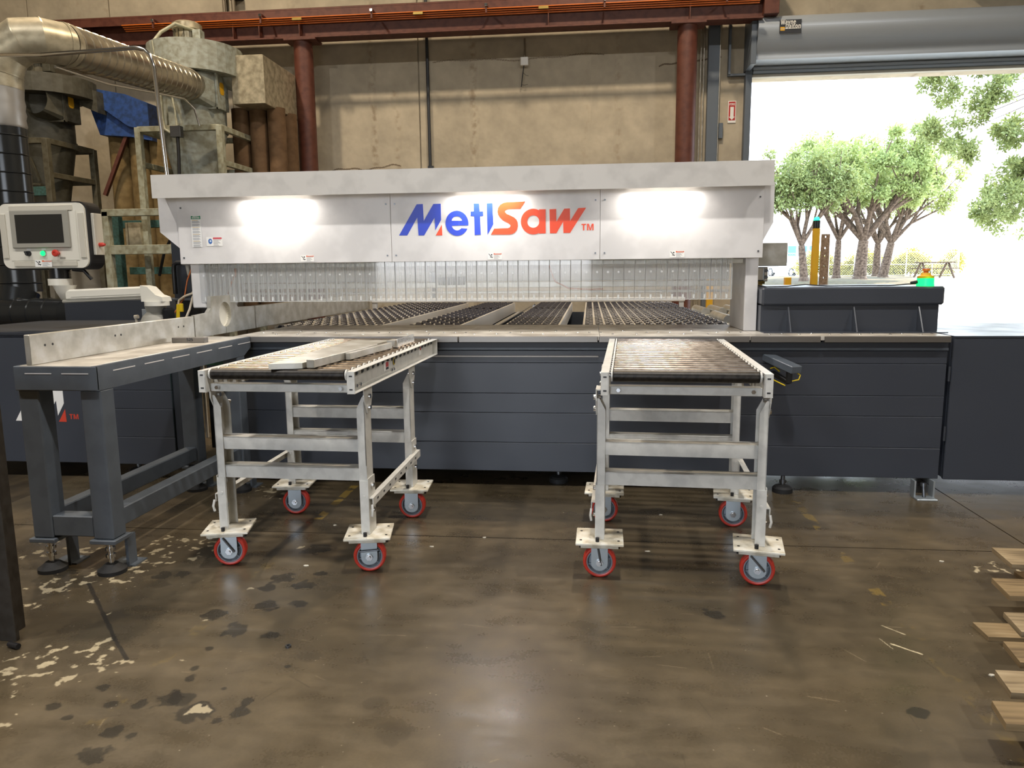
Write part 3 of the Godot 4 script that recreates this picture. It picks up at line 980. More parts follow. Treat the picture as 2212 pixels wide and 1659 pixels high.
	part("sensor_cable", B().tube([V(1.11, 1.30, -5.1), V(1.16, 1.289, -5.08), V(1.3, 1.291, -5.1), V(1.42, 1.302, -5.12), V(1.55, 1.291, -5.1), V(1.75, 1.292, -5.08), V(1.95, 1.291, -5.1), V(2.05, 1.30, -5.08), V(2.12, 1.303, -5.08)], 0.004, 6), M.black, t)
	# arm with proximity sensor sticking out of the front
	var arm := part("sensor_arm", B().bar(V(1.10, 0.865, -4.72), V(1.215, 0.815, -4.47), 0.075, 0.045, 0.004), M.slate_blue, t)
	loc("sensor_body", B().bar(V(1.13, 0.77, -4.68), V(1.185, 0.735, -4.52), 0.028, 0.028, 0.004).bb(1.17, 1.2, 0.73, 0.8, -4.53, -4.5, 0.003), M.black, arm)
	loc("sensor_lead", B().tube([V(1.2, 0.745, -4.5), V(1.235, 0.755, -4.49), V(1.245, 0.78, -4.5), V(1.225, 0.795, -4.52)], 0.004, 6).tube([V(1.09, 0.765, -4.7), V(1.12, 0.735, -4.62), V(1.165, 0.715, -4.52)], 0.004, 6).tube([V(1.11, 0.8, -4.66), V(1.13, 0.81, -4.64), V(1.15, 0.79, -4.6)], 0.004, 6), M.tag_yellow, arm)
	# fence plates along the cutting line
	part("fence_plate", fence_hole(), M.alu, t)
	part("hole_lining", B().lathe([Vector2(0.082, -0.03), Vector2(0.086, 0.0), Vector2(0.086, 0.004)], V(-2.545, 1.13, -4.935), Basis(V(0, 1, 0), V(1, 0, 0), V(0, 0, -1)), 32).cyl(V(-2.556, 1.13, -4.935), V(-2.550, 1.13, -4.935), 0.1, 0.1, 32), M.hmi_white, t)
	part("fence_plate", B().bb(-2.55, -2.52, 1.0, 1.17, -6.46, -5.405, 0.003), M.alu, t)
	part("fence_plate", B().bb(-2.56, -2.53, 1.0, 1.165, -8.4, -6.475, 0.003), M.alu, t)
	# black hood beside the fence
	part("chip_box", B().bb(-4.52, -3.72, 0.98, 1.2, -6.5, -6.0, 0.006), M.slate_dark, t)

func fence_hole() -> Bld:
	# plate along z with a round saw opening; outline in (z, y)
	var out := PackedVector2Array([Vector2(-5.395, 1.0), Vector2(-4.53, 1.0), Vector2(-4.53, 1.145), Vector2(-4.70, 1.152), Vector2(-4.74, 1.18), Vector2(-4.75, 1.26), Vector2(-5.09, 1.26), Vector2(-5.10, 1.20), Vector2(-5.13, 1.172), Vector2(-5.395, 1.168)])
	var pts := PackedVector2Array()
	pts.append(out[0])
	# slit below the hole, then round it
	pts.append(Vector2(-4.938, 1.0))
	pts.append(Vector2(-4.938, 1.045))
	for i in 33:
		var a := deg_to_rad(-92.0 - 356.0 * i / 32.0)
		pts.append(Vector2(-4.935 + cos(a) * 0.086, 1.13 + sin(a) * 0.086))
	pts.append(Vector2(-4.932, 1.045))
	pts.append(Vector2(-4.932, 1.0))
	for i in range(1, out.size()):
		pts.append(out[i])
	return B().prism(pts, -2.545, -2.52, Transform3D(Basis(V(0, 0, 1), V(0, 1, 0), V(1, 0, 0)), Vector3.ZERO))

# ---------------------------------------------------------------- wheel beds
func build_beds() -> void:
	var wm := B().lathe([Vector2(0.006, -0.016), Vector2(0.0275, -0.016), Vector2(0.030, -0.012), Vector2(0.030, 0.012), Vector2(0.0275, 0.016), Vector2(0.006, 0.016)], Vector3.ZERO, Basis(V(0, 1, 0), V(1, 0, 0), V(0, 0, -1)), 14).make()
	var specs := [
		[-2.49, -1.66, "wide wheel bed beside the tall fence plates", 11],
		[-1.42, -1.02, "narrow wheel bed next to the widest gap in the saw table", 5],
		[-0.655, -0.24, "narrow wheel bed with a polished guide rod along its side", 6],
		[-0.04, 1.06, "widest wheel bed, of navy wheels, beside the steel roller racks", 14]]
	var zi := 0
	for s in specs:
		var x0: float = s[0]
		var x1: float = s[1]
		var t := thing("wheel_bed", "steel-tracked " + s[2], "roller table", V((x0 + x1) * 0.5, 0.9, -7.9), "wheel beds of the saw table")
		part("tray", B().bb(x0, x1, 0.90, 0.962, -10.1, -5.69, 0.002), M.bed_sheet, t)
		part("side_rail", B().bb(x0 - 0.012, x0 + 0.006, 0.86, 0.990, -10.1, -5.69, 0.002), M.track, t)
		part("side_rail", B().bb(x1 - 0.006, x1 + 0.012, 0.86, 0.990, -10.1, -5.69, 0.002), M.track, t)
		var nc: int = s[3]
		var pitch := (x1 - x0) / nc
		for c in nc + 1:
			var xc := x0 + c * pitch
			if c > 0 and c < nc:
				part("track", B().bb(xc - pitch * 0.17, xc + pitch * 0.17, 0.955, 0.988, -10.1, -5.70, 0.004), M.track, t)
		var xf: Array = []
		for r in 40:
			for c in nc:
				var x := x0 + (c + 0.5) * pitch + (0.014 if r % 2 else -0.014)
				var z := -5.74 - r * 0.11
				if r < 16:
					inst("skate_wheel", wm, M.wheel_navy, t, V(x, 0.972, z) - t.position)
				else:
					xf.append(V(x, 0.972, z) - t.position)
		var mm := MultiMesh.new()
		mm.transform_format = MultiMesh.TRANSFORM_3D
		mm.mesh = wm
		mm.instance_count = xf.size()
		for i in xf.size():
			mm.set_instance_transform(i, Transform3D(Basis(), xf[i]))
		var mi := MultiMeshInstance3D.new()
		mi.name = "skate_wheels"
		mi.multimesh = mm
		mi.material_override = M.wheel_navy
		mi.set_meta("kind", "stuff")
		t.add_child(mi)
		zi += 1
	# pusher beam across the far part of the beds
	solo("pusher_beam", B().bb(-2.5, 1.05, 1.066, 1.112, -8.46, -8.38, 0.004).bb(-2.5, -2.45, 1.0, 1.066, -8.45, -8.40).bb(0.99, 1.04, 1.0, 1.066, -8.45, -8.40), M.hood_grey, "pale grey pusher beam lying across the wheel beds", "beam")
	solo("guide_rod", B().cyl(V(-0.73, 0.985, -5.75), V(-0.73, 0.985, -9.8), 0.014, 0.014, 12).bb(-0.75, -0.71, 0.9, 0.99, -5.76, -5.70).bb(-0.75, -0.71, 0.9, 0.99, -9.84, -9.8), M.chrome, "polished steel guide rod in the gap between two wheel beds", "rod")
	for g in [[-1.64, -1.44], [-1.0, -0.76], [-0.22, -0.06]]:
		part("gap_trough", B().bb(g[0], g[1], 0.62, 0.66, -10.1, -5.66), M.slate, get_node("plate_saw"))
	part("bed_support", B().bb(-2.6, 1.1, 0.3, 0.86, -10.15, -10.1), M.slate, get_node("plate_saw"))
	part("bed_support", B().bb(-2.6, 1.1, 0.16, 0.62, -10.1, -5.7), M.slate, get_node("plate_saw"))
	# steel roller racks beside the widest bed
	for k in 2:
		var z0 := -7.08 - k * 1.3
		var t := thing("roller_rack", ["steel roller rack beside the widest wheel bed, the one next to the guard upright", "steel roller rack beside the widest wheel bed, behind the other rack"][k], "roller rack", V(1.6, 0.5, z0), "steel roller racks")
		part("rack_beam", B().bb(1.14, 2.3, 0.84, 0.94, z0 + 0.40, z0 + 0.43, 0.003), M.alu, t)
		part("rack_beam", B().bb(1.14, 2.3, 0.84, 0.94, z0 - 0.43, z0 - 0.40, 0.003), M.alu, t)
		for j in 6:
			var x := 1.22 + j * 0.17
			var r := part("rack_roller", B().cyl(V(x, 0.965, z0 - 0.39), V(x, 0.965, z0 + 0.39), 0.045, 0.045, 18), M.alu, t)
			loc("axle_bolt", B().cyl(V(x, 0.9, z0 + 0.43), V(x, 0.9, z0 + 0.445), 0.016, 0.016, 6), M.bolt, r)
		for x in [1.2, 2.24]:
			part("leg", B().bb(x - 0.03, x + 0.03, 0.0, 0.84, z0 + 0.36, z0 + 0.42, 0.003).bb(x - 0.03, x + 0.03, 0.0, 0.84, z0 - 0.42, z0 - 0.36, 0.003), M.slate_dark, t)
	for k in 3:
		solo("guard_rail_post", B().bb(1.55 + k * 0.5, 1.63 + k * 0.5, 0, 1.3, -10.2, -10.12, 0.004).bb(1.5 + k * 0.5, 1.68 + k * 0.5, 0, 0.012, -10.27, -10.05), M.yellow, "yellow square guard post behind the roller racks", "post", "yellow guard posts")

# ---------------------------------------------------------------- side table
func build_side_table() -> void:
	var t := thing("side_table", "slate welded steel table with an aluminium back fence, joined to the saw table", "table", V(-2.4, 0, -3.9))
	var z0 := -4.645
	var z1 := -3.10
	part("table_top", B().bb(-2.585, -2.235, 0.985, 1.0, z0, z1 - 0.002, 0.002), M.steel_top, t)
	part("apron", B().bb(-2.617, -2.212, 0.885, 0.998, z1 - 0.014, z1, 0.004), M.slate_blue, t)
	part("apron", B().prism(PackedVector2Array([Vector2(z1 - 0.002, 0.998), Vector2(z1 - 0.002, 0.885), Vector2(z0 + 0.1, 0.885), Vector2(z0, 0.93), Vector2(z0, 0.998)]), -2.235, -2.212, Transform3D(Basis(V(0, 0, 1), V(0, 1, 0), V(1, 0, 0)), Vector3.ZERO)), M.slate_blue, t)
	part("apron", B().bb(-2.617, -2.595, 0.885, 0.998, z0, z1 - 0.014, 0.003), M.slate_blue, t)
	# row of slots along the rim, light through them painted as white strips
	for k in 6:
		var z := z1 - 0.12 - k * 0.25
		part("lit_rim_slot", B().bb(-2.2125, -2.2105, 0.962, 0.967, z - 0.17, z), M.hood_white, t)
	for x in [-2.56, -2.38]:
		part("lit_rim_slot", B().bb(x, x + 0.13, 0.962, 0.966, z1 - 0.001, z1 + 0.0015), M.hood_white, t)
	for x in [-2.567, -2.262]:
		for z in [-3.165, -4.5]:
			var lg := part("leg", B().bb(x - 0.05, x + 0.05, 0.175, 0.886, z - 0.05, z + 0.05, 0.006), M.slate_blue, t)
			loc("foot_plate", B().bb(x - 0.065, x + 0.065, 0.155, 0.175, z - 0.065, z + 0.065, 0.003), M.slate_blue, lg)
			loc("threaded_stem", B().cyl(V(x, 0.04, z + 0.01), V(x, 0.175, z + 0.01), 0.013, 0.013, 12).cyl(V(x, 0.075, z + 0.01), V(x, 0.092, z + 0.01), 0.023, 0.023, 6).cyl(V(x, 0.11, z + 0.01), V(x, 0.125, z + 0.01), 0.023, 0.023, 6), M.chrome, lg)
			loc("foot_pad", B().lathe([Vector2(0, 0), Vector2(0.065, 0.0), Vector2(0.065, 0.018), Vector2(0.05, 0.028), Vector2(0.03, 0.045), Vector2(0, 0.047)], V(x, 0, z + 0.01), Basis(), 24), M.rubber, lg)
			loc("anchor_angle", B().bb(x + 0.03, x + 0.045, 0.0, 0.155, z - 0.12, z - 0.055).bb(x - 0.06, x + 0.07, 0.0, 0.008, z - 0.16, z - 0.06), M.slate_blue, lg)
	part("stretcher", B().bb(-2.517, -2.312, 0.185, 0.285, -3.2, -3.12, 0.005), M.slate_blue, t)
	part("stretcher", B().bb(-2.30, -2.225, 0.21, 0.30, -4.45, -3.215, 0.005), M.slate_blue, t)
	part("stretcher", B().bb(-2.60, -2.53, 0.21, 0.30, -4.45, -3.215, 0.005), M.slate_blue, t)
	var f := part("back_fence", B().bb(-2.552, -2.525, 1.0, 1.14, -4.525, -3.105, 0.003), M.alu, t)
	for z in [-3.2, -3.25, -3.72, -3.77, -4.34, -4.4]:
		loc("screw_hole", B().cyl(V(-2.5255, 1.085, z), V(-2.524, 1.085, z), 0.006, 0.006, 10), M.black, f)
	loc("fence_bracket", B().bb(-2.59, -2.553, 0.9, 1.02, -3.3, -3.2, 0.004), M.slate_blue, f)
	# steel offcut on the table
	var ob := solo("steel_block", B().bb(-2.49, -2.285, 1.0005, 1.0315, -4.245, -4.195, 0.002), M.steel_edge, "short flat steel bar lying on the side table beside its fence", "steel bar")
	var tx := text(ob, "525", 0.018, V(-2.375, 1.005, -4.194), M.slate_dark)
	tx.name = "stamped_number"

# ---------------------------------------------------------------- cabinets
func build_cabinets() -> void:
	var t := thing("control_cabinet", "slate steel cabinet with a white letter emblem under the side table", "cabinet", V(-3.8, 0, -5.2))
	part("body", B().bb(-4.6, -3.43, 0.115, 1.005, -5.9, -4.73, 0.004), M.slate, t)
	var dr := part("door", B().bb(-4.35, -3.436, 0.112, 0.99, -4.73, -4.70, 0.004), M.slate, t)
	part("top_sheet", B().bb(-4.65, -2.86, 1.005, 1.028, -5.95, -4.69, 0.003), M.slate_dark, t)
	part("top_support", B().bb(-3.40, -2.9, 0.95, 1.005, -5.9, -4.75), M.slate_dark, t)
	var sc := 0.38 / 421.0
	var xf := Transform3D(Basis(), V(0, 0, -4.70))
	loc("emblem_letter", B().prism(flag_poly(LOGO_M, sc, -3.985, 0.407), 0.0, 0.0015, xf), M.logo_white, dr)
	loc("emblem_wedge", B().prism(flag_poly(LOGO_TRI, sc, -3.985, 0.407), 0.0, 0.0015, xf), M.logo_red, dr)
	text(dr, "TM", 0.035, V(-3.545, 0.41, -4.699), M.logo_red)
	for f in [[-3.92, -4.8], [-3.55, -4.9], [-4.4, -4.8]]:
		var ft := part("levelling_foot", B().lathe([Vector2(0, 0), Vector2(0.055, 0), Vector2(0.055, 0.022), Vector2(0.03, 0.04), Vector2(0, 0.045)], V(f[0], 0, f[1])), M.rubber, t)
		loc("threaded_stem", B().cyl(V(f[0], 0.04, f[1]), V(f[0], 0.116, f[1]), 0.013, 0.013, 10), M.chrome, ft)
	# tall plain cabinet at the saw's other end
	var e := thing("end_cabinet", "plain slate steel enclosure standing against the saw's end cover", "cabinet", V(2.7, 0, -5.2))
	part("body", B().bb(2.185, 3.6, 0.112, 0.985, -5.8, -4.73, 0.004), M.slate, e)
	part("front_panel", B().bb(2.185, 3.6, 0.105, 0.99, -4.73, -4.70, 0.004), M.slate, e)
	part("top_sheet", B().bb(2.185, 3.62, 0.985, 0.996, -5.82, -4.695, 0.002), M.slate, e)
	for x in [2.4, 3.3]:
		part("leg", B().bb(x - 0.04, x + 0.04, 0.0, 0.112, -5.5, -5.42, 0.003), M.slate_dark, e)
	for y in [0.35, 0.72]:
		part("hinge", B().cyl(V(2.172, y, -4.70), V(2.172, y + 0.09, -4.70), 0.008, 0.008, 10), M.slate_dark, e)

# ---------------------------------------------------------------- operator pendant
func rounded(w: float, h: float, r: float, k := 6) -> PackedVector2Array:
	var o := PackedVector2Array()
	for q in [[w / 2 - r, h / 2 - r, 0.0], [-w / 2 + r, h / 2 - r, 90.0], [-w / 2 + r, -h / 2 + r, 180.0], [w / 2 - r, -h / 2 + r, 270.0]]:
		for i in k + 1:
			var a := deg_to_rad(q[2] + 90.0 * i / k)
			o.append(Vector2(q[0] + cos(a) * r, q[1] + sin(a) * r))
	return o

func build_pendant() -> void:
	var t := thing("operator_pendant", "cream operator panel with a dark screen on a swing arm above the cabinet", "control panel", V(-2.98, 1.029, -4.95))
	var z := -4.80
	var cx := -3.705
	var cy := 1.675
	var xf := Transform3D(Basis(), V(cx, cy, z))
	part("housing", B().prism(rounded(0.645, 0.455, 0.06), -0.14, -0.002, xf), M.black, t)
	var fr := part("front_frame", B().prism(rounded(0.625, 0.435, 0.055), -0.002, 0.014, xf), M.hmi_white, t)
	# extruded frame profiles and corner pieces
	for s in [[0, 0.185, 0.46, 0.038], [0, -0.187, 0.46, 0.036]]:
		loc("frame_profile", B().box(V(cx + s[0], cy + s[1], z + 0.017), V(s[2], s[3], 0.012), 0.003), M.hmi_alu, fr)
	for s in [[-0.285, 0], [0.285, 0]]:
		loc("frame_profile", B().box(V(cx + s[0], cy + s[1], z + 0.017), V(0.04, 0.30, 0.012), 0.003), M.hmi_alu, fr)
	var face := loc("face_plate", B().box(V(cx, cy, z + 0.0155), V(0.50, 0.33, 0.004), 0.001), M.hmi_white, fr)
	var bz := part("bezel", B().box(V(cx - 0.01, cy + 0.045, z + 0.0255), V(0.425, 0.255, 0.016), 0.006), M.hmi_bezel, t)
	loc("screen", B().box(V(cx - 0.01, cy + 0.047, z + 0.0335), V(0.345, 0.19, 0.003), 0.001), M.hmi_screen, bz)
	var by := cy - 0.117
	var k1 := part("selector_knob", B().cyl(V(cx - 0.115, by, z + 0.018), V(cx - 0.115, by, z + 0.04), 0.018, 0.016, 18).box(V(cx - 0.115, by, z + 0.046), V(0.01, 0.032, 0.018), 0.002, Basis(Vector3.BACK, 0.5)), M.black, t)
	part("green_button_lamp", B().cyl(V(cx - 0.005, by, z + 0.018), V(cx - 0.005, by, z + 0.036), 0.017, 0.015, 18), M.lamp_green, t)
	part("green_button_ring", B().lathe([Vector2(0.018, 0), Vector2(0.021, 0.004), Vector2(0.018, 0.012)], V(cx - 0.005, by, z + 0.017), Basis(V(1, 0, 0), V(0, 0, 1), V(0, -1, 0)), 18), M.chrome, t)
	part("stop_button", B().lathe([Vector2(0.012, 0), Vector2(0.012, 0.02), Vector2(0.022, 0.024), Vector2(0.024, 0.034), Vector2(0.02, 0.04), Vector2(0.009, 0.042), Vector2(0.008, 0.038), Vector2(0, 0.038)], V(cx + 0.10, by, z + 0.017), Basis(V(1, 0, 0), V(0, 0, 1), V(0, -1, 0)), 20), M.knob_red, t)
	var lab := sticker(fr, V(cx - 0.01, cy - 0.185, z + 0.0245), 0.125, 0.046, "hand")
	text(fr, "WARNING", 0.007, V(cx + 0.022, cy - 0.172, z + 0.027), M.logo_white, true, 0.05)
	for s in [[-0.115, 0.022], [-0.005, 0.018]]:
		loc("button_legend", B().box(V(cx + s[0], by + 0.028, z + 0.0185), V(0.03, 0.012, 0.001)), M.sign_white, fr)
	loc("button_legend", B().box(V(cx + 0.13, by - 0.033, z + 0.0185), V(0.04, 0.014, 0.001)), M.hmi_bezel, fr)
	part("side_plate", B().bb(cx + 0.323, cx + 0.345, cy - 0.13, cy + 0.15, z - 0.12, z - 0.03, 0.003), M.hmi_alu, t)
	part("side_port", B().cyl(V(cx + 0.345, cy - 0.06, z - 0.07), V(cx + 0.37, cy - 0.06, z - 0.07), 0.014, 0.014, 12).cyl(V(cx + 0.37, cy - 0.06, z - 0.07), V(cx + 0.385, cy - 0.06, z - 0.07), 0.012, 0.008, 12), M.knob_red, t)
	# bellows neck
	var pr: Array = [Vector2(0, 0.0)]
	for i in 7:
		pr.append(Vector2(0.064, i * 0.011)); pr.append(Vector2(0.072, i * 0.011 + 0.0055))
	pr.append(Vector2(0.064, 0.077)); pr.append(Vector2(0, 0.077))
	var nx := cx + 0.035
	part("bellows_neck", B().lathe(pr, V(nx, 1.385, z - 0.06), Basis(), 24, true), M.black_gloss, t)
	part("joint_head", B().cyl(V(nx, 1.34, z - 0.06), V(nx, 1.385, z - 0.06), 0.075, 0.075, 28).lathe([Vector2(0, -0.1), Vector2(0.03, -0.1), Vector2(0.055, -0.05), Vector2(0.074, 0)], V(nx + 0.03, 1.34, z - 0.06), Basis(), 20, true), M.hmi_white, t)
	var ar := part("swing_arm", B().bar(V(nx + 0.05, 1.272, z - 0.06), V(-3.03, 1.292, z - 0.06), 0.085, 0.075, 0.012), M.hmi_white, t)
	loc("arm_groove", B().bar(V(nx + 0.1, 1.258, z - 0.0168), V(-3.06, 1.277, z - 0.0168), 0.002, 0.003), M.hmi_bezel, ar)
	loc("arm_lower_cover", B().bar(V(nx + 0.02, 1.228, z - 0.06), V(-3.04, 1.25, z - 0.06), 0.07, 0.022, 0.006), M.hmi_bezel, ar)
	part("elbow_housing", B().prism(PackedVector2Array([Vector2(-3.05, 1.335), Vector2(-3.0, 1.325), Vector2(-2.945, 1.27), Vector2(-2.90, 1.255), Vector2(-2.892, 1.225), Vector2(-3.05, 1.225)]), -0.115, -0.005, Transform3D(Basis(), V(0, 0, z))), M.hmi_white, t)
	part("turn_ring", B().cyl(V(-2.97, 1.195, z - 0.06), V(-2.97, 1.225, z - 0.06), 0.08, 0.08, 28), M.hmi_white, t)
	part("pedestal", B().lathe([Vector2(0.0, 1.029), Vector2(0.12, 1.029), Vector2(0.115, 1.06), Vector2(0.09, 1.12), Vector2(0.06, 1.15), Vector2(0.072, 1.195), Vector2(0, 1.195)], V(-3.0, 0, z - 0.09), Basis(), 20), M.hmi_bezel, t)
	part("pedestal_guard", B().bb(-2.93, -2.885, 1.05, 1.18, z - 0.14, z - 0.03, 0.015), M.black_gloss, t)
	part("back_plate", B().bb(-3.17, -3.02, 1.029, 1.165, z - 0.2, z - 0.19, 0.002), M.zinc_plate, t)
	var pl := part("cable_gland", B().cyl(V(-3.19, 1.029, z - 0.16), V(-3.2, 1.11, z - 0.16), 0.008, 0.008, 8).cyl(V(-3.205, 1.11, z - 0.16), V(-3.18, 1.115, z - 0.16), 0.016, 0.014, 10), M.cable_white, t)
	part("pull_handle", B().tube([V(nx + 0.07, 1.45, z - 0.1), V(nx + 0.14, 1.44, z - 0.12), V(nx + 0.18, 1.38, z - 0.14)], 0.013, 8), M.black, t)

# ---------------------------------------------------------------- conveyors
var caster_parts := {}

func caster(t: Node3D, at: Vector3, lever: float, turn: float) -> void:
	var R := 0.076
	if caster_parts.is_empty():
		var zx := Basis(V(1, 0, 0), V(0, 0, 1), V(0, -1, 0))
		caster_parts.plate = B().box(V(0, 0.187, 0), V(0.215, 0.011, 0.21), 0.002).box(V(0, 0.174, 0), V(0.17, 0.014, 0.19), 0.002).bb(-0.002, 0.0, 0.1925, 0.1945, -0.105, 0.105).make()
		caster_parts.bolt = B().cyl(V(0, 0.1926, 0), V(0, 0.1938, 0), 0.006, 0.006, 8).cyl(V(0, 0.158, 0), V(0, 0.1925, 0), 0.008, 0.006, 6).make()
		caster_parts.stud = B().cyl(V(0, 0.193, 0), V(0, 0.211, 0), 0.009, 0.009, 10).make()
		var fk := B()
		var op := PackedVector2Array([Vector2(-0.038, 0.166), Vector2(-0.038, R)])
		for i in 11:
			var a := PI + PI * i / 10.0
			op.append(Vector2(cos(a) * 0.038, R - 0.004 + sin(a) * 0.034))
		op.append(Vector2(0.038, 0.166))
		for s in [[0.030, 0.035], [-0.035, -0.030]]:
			fk.prism(op, s[0], s[1])
		fk.bb(-0.045, 0.045, 0.158, 0.167, -0.035, 0.035, 0.002)
		caster_parts.fork = fk.make()
		caster_parts.tyre = B().lathe([Vector2(0.060, -0.022), Vector2(0.066, -0.025), Vector2(0.072, -0.024), Vector2(R, -0.017), Vector2(R, 0.017), Vector2(0.072, 0.024), Vector2(0.066, 0.025), Vector2(0.060, 0.022)], V(0, R, 0), zx, 36, true).make()
		var hb := B().lathe([Vector2(0.0, -0.02), Vector2(0.018, -0.02), Vector2(0.022, -0.008), Vector2(0.048, -0.006), Vector2(0.055, -0.021), Vector2(0.061, -0.021), Vector2(0.061, 0.021), Vector2(0.055, 0.021), Vector2(0.048, 0.006), Vector2(0.022, 0.008), Vector2(0.018, 0.02), Vector2(0, 0.02)], V(0, R, 0), zx, 30)
		for k in 6:
			var a := TAU * k / 6.0 + 0.3
			hb.bar(V(cos(a) * 0.018, R + sin(a) * 0.018, 0), V(cos(a) * 0.052, R + sin(a) * 0.052, 0), 0.03, 0.005)
		caster_parts.hub = hb.make()
		caster_parts.nut = B().cyl(V(0, R, 0.035), V(0, R, 0.043), 0.017, 0.017, 6).cyl(V(0, R, 0.043), V(0, R, 0.05), 0.009, 0.008, 10).make()
	var c := inst("caster", caster_parts.fork, M.zinc_plate, t, at)
	c.rotation.y = turn
	inst("mounting_plate", caster_parts.plate, M.plate_paint, c)
	for x in [-0.085, 0.085]:
		for z in [-0.06, 0.06]:
			inst("plate_bolt", caster_parts.bolt, M.black, c, V(x, 0, z))
	inst("plate_stud", caster_parts.stud, M.black, c, V(-0.01, 0, 0.075))
	inst("tyre", caster_parts.tyre, M.tyre_red, c)
	inst("hub", caster_parts.hub, M.hub_grey, c)
	inst("axle_nut", caster_parts.nut, M.chrome, c)
	if lever < 90.0:
		var a := deg_to_rad(lever)
		var l := inst("brake_lever", B().cyl(V(-0.045, 0, 0), V(0.045, 0, 0), 0.0045, 0.0045, 8).make(), M.bolt, c, V(0, 0.11, 0.042))
		l.rotation.z = a

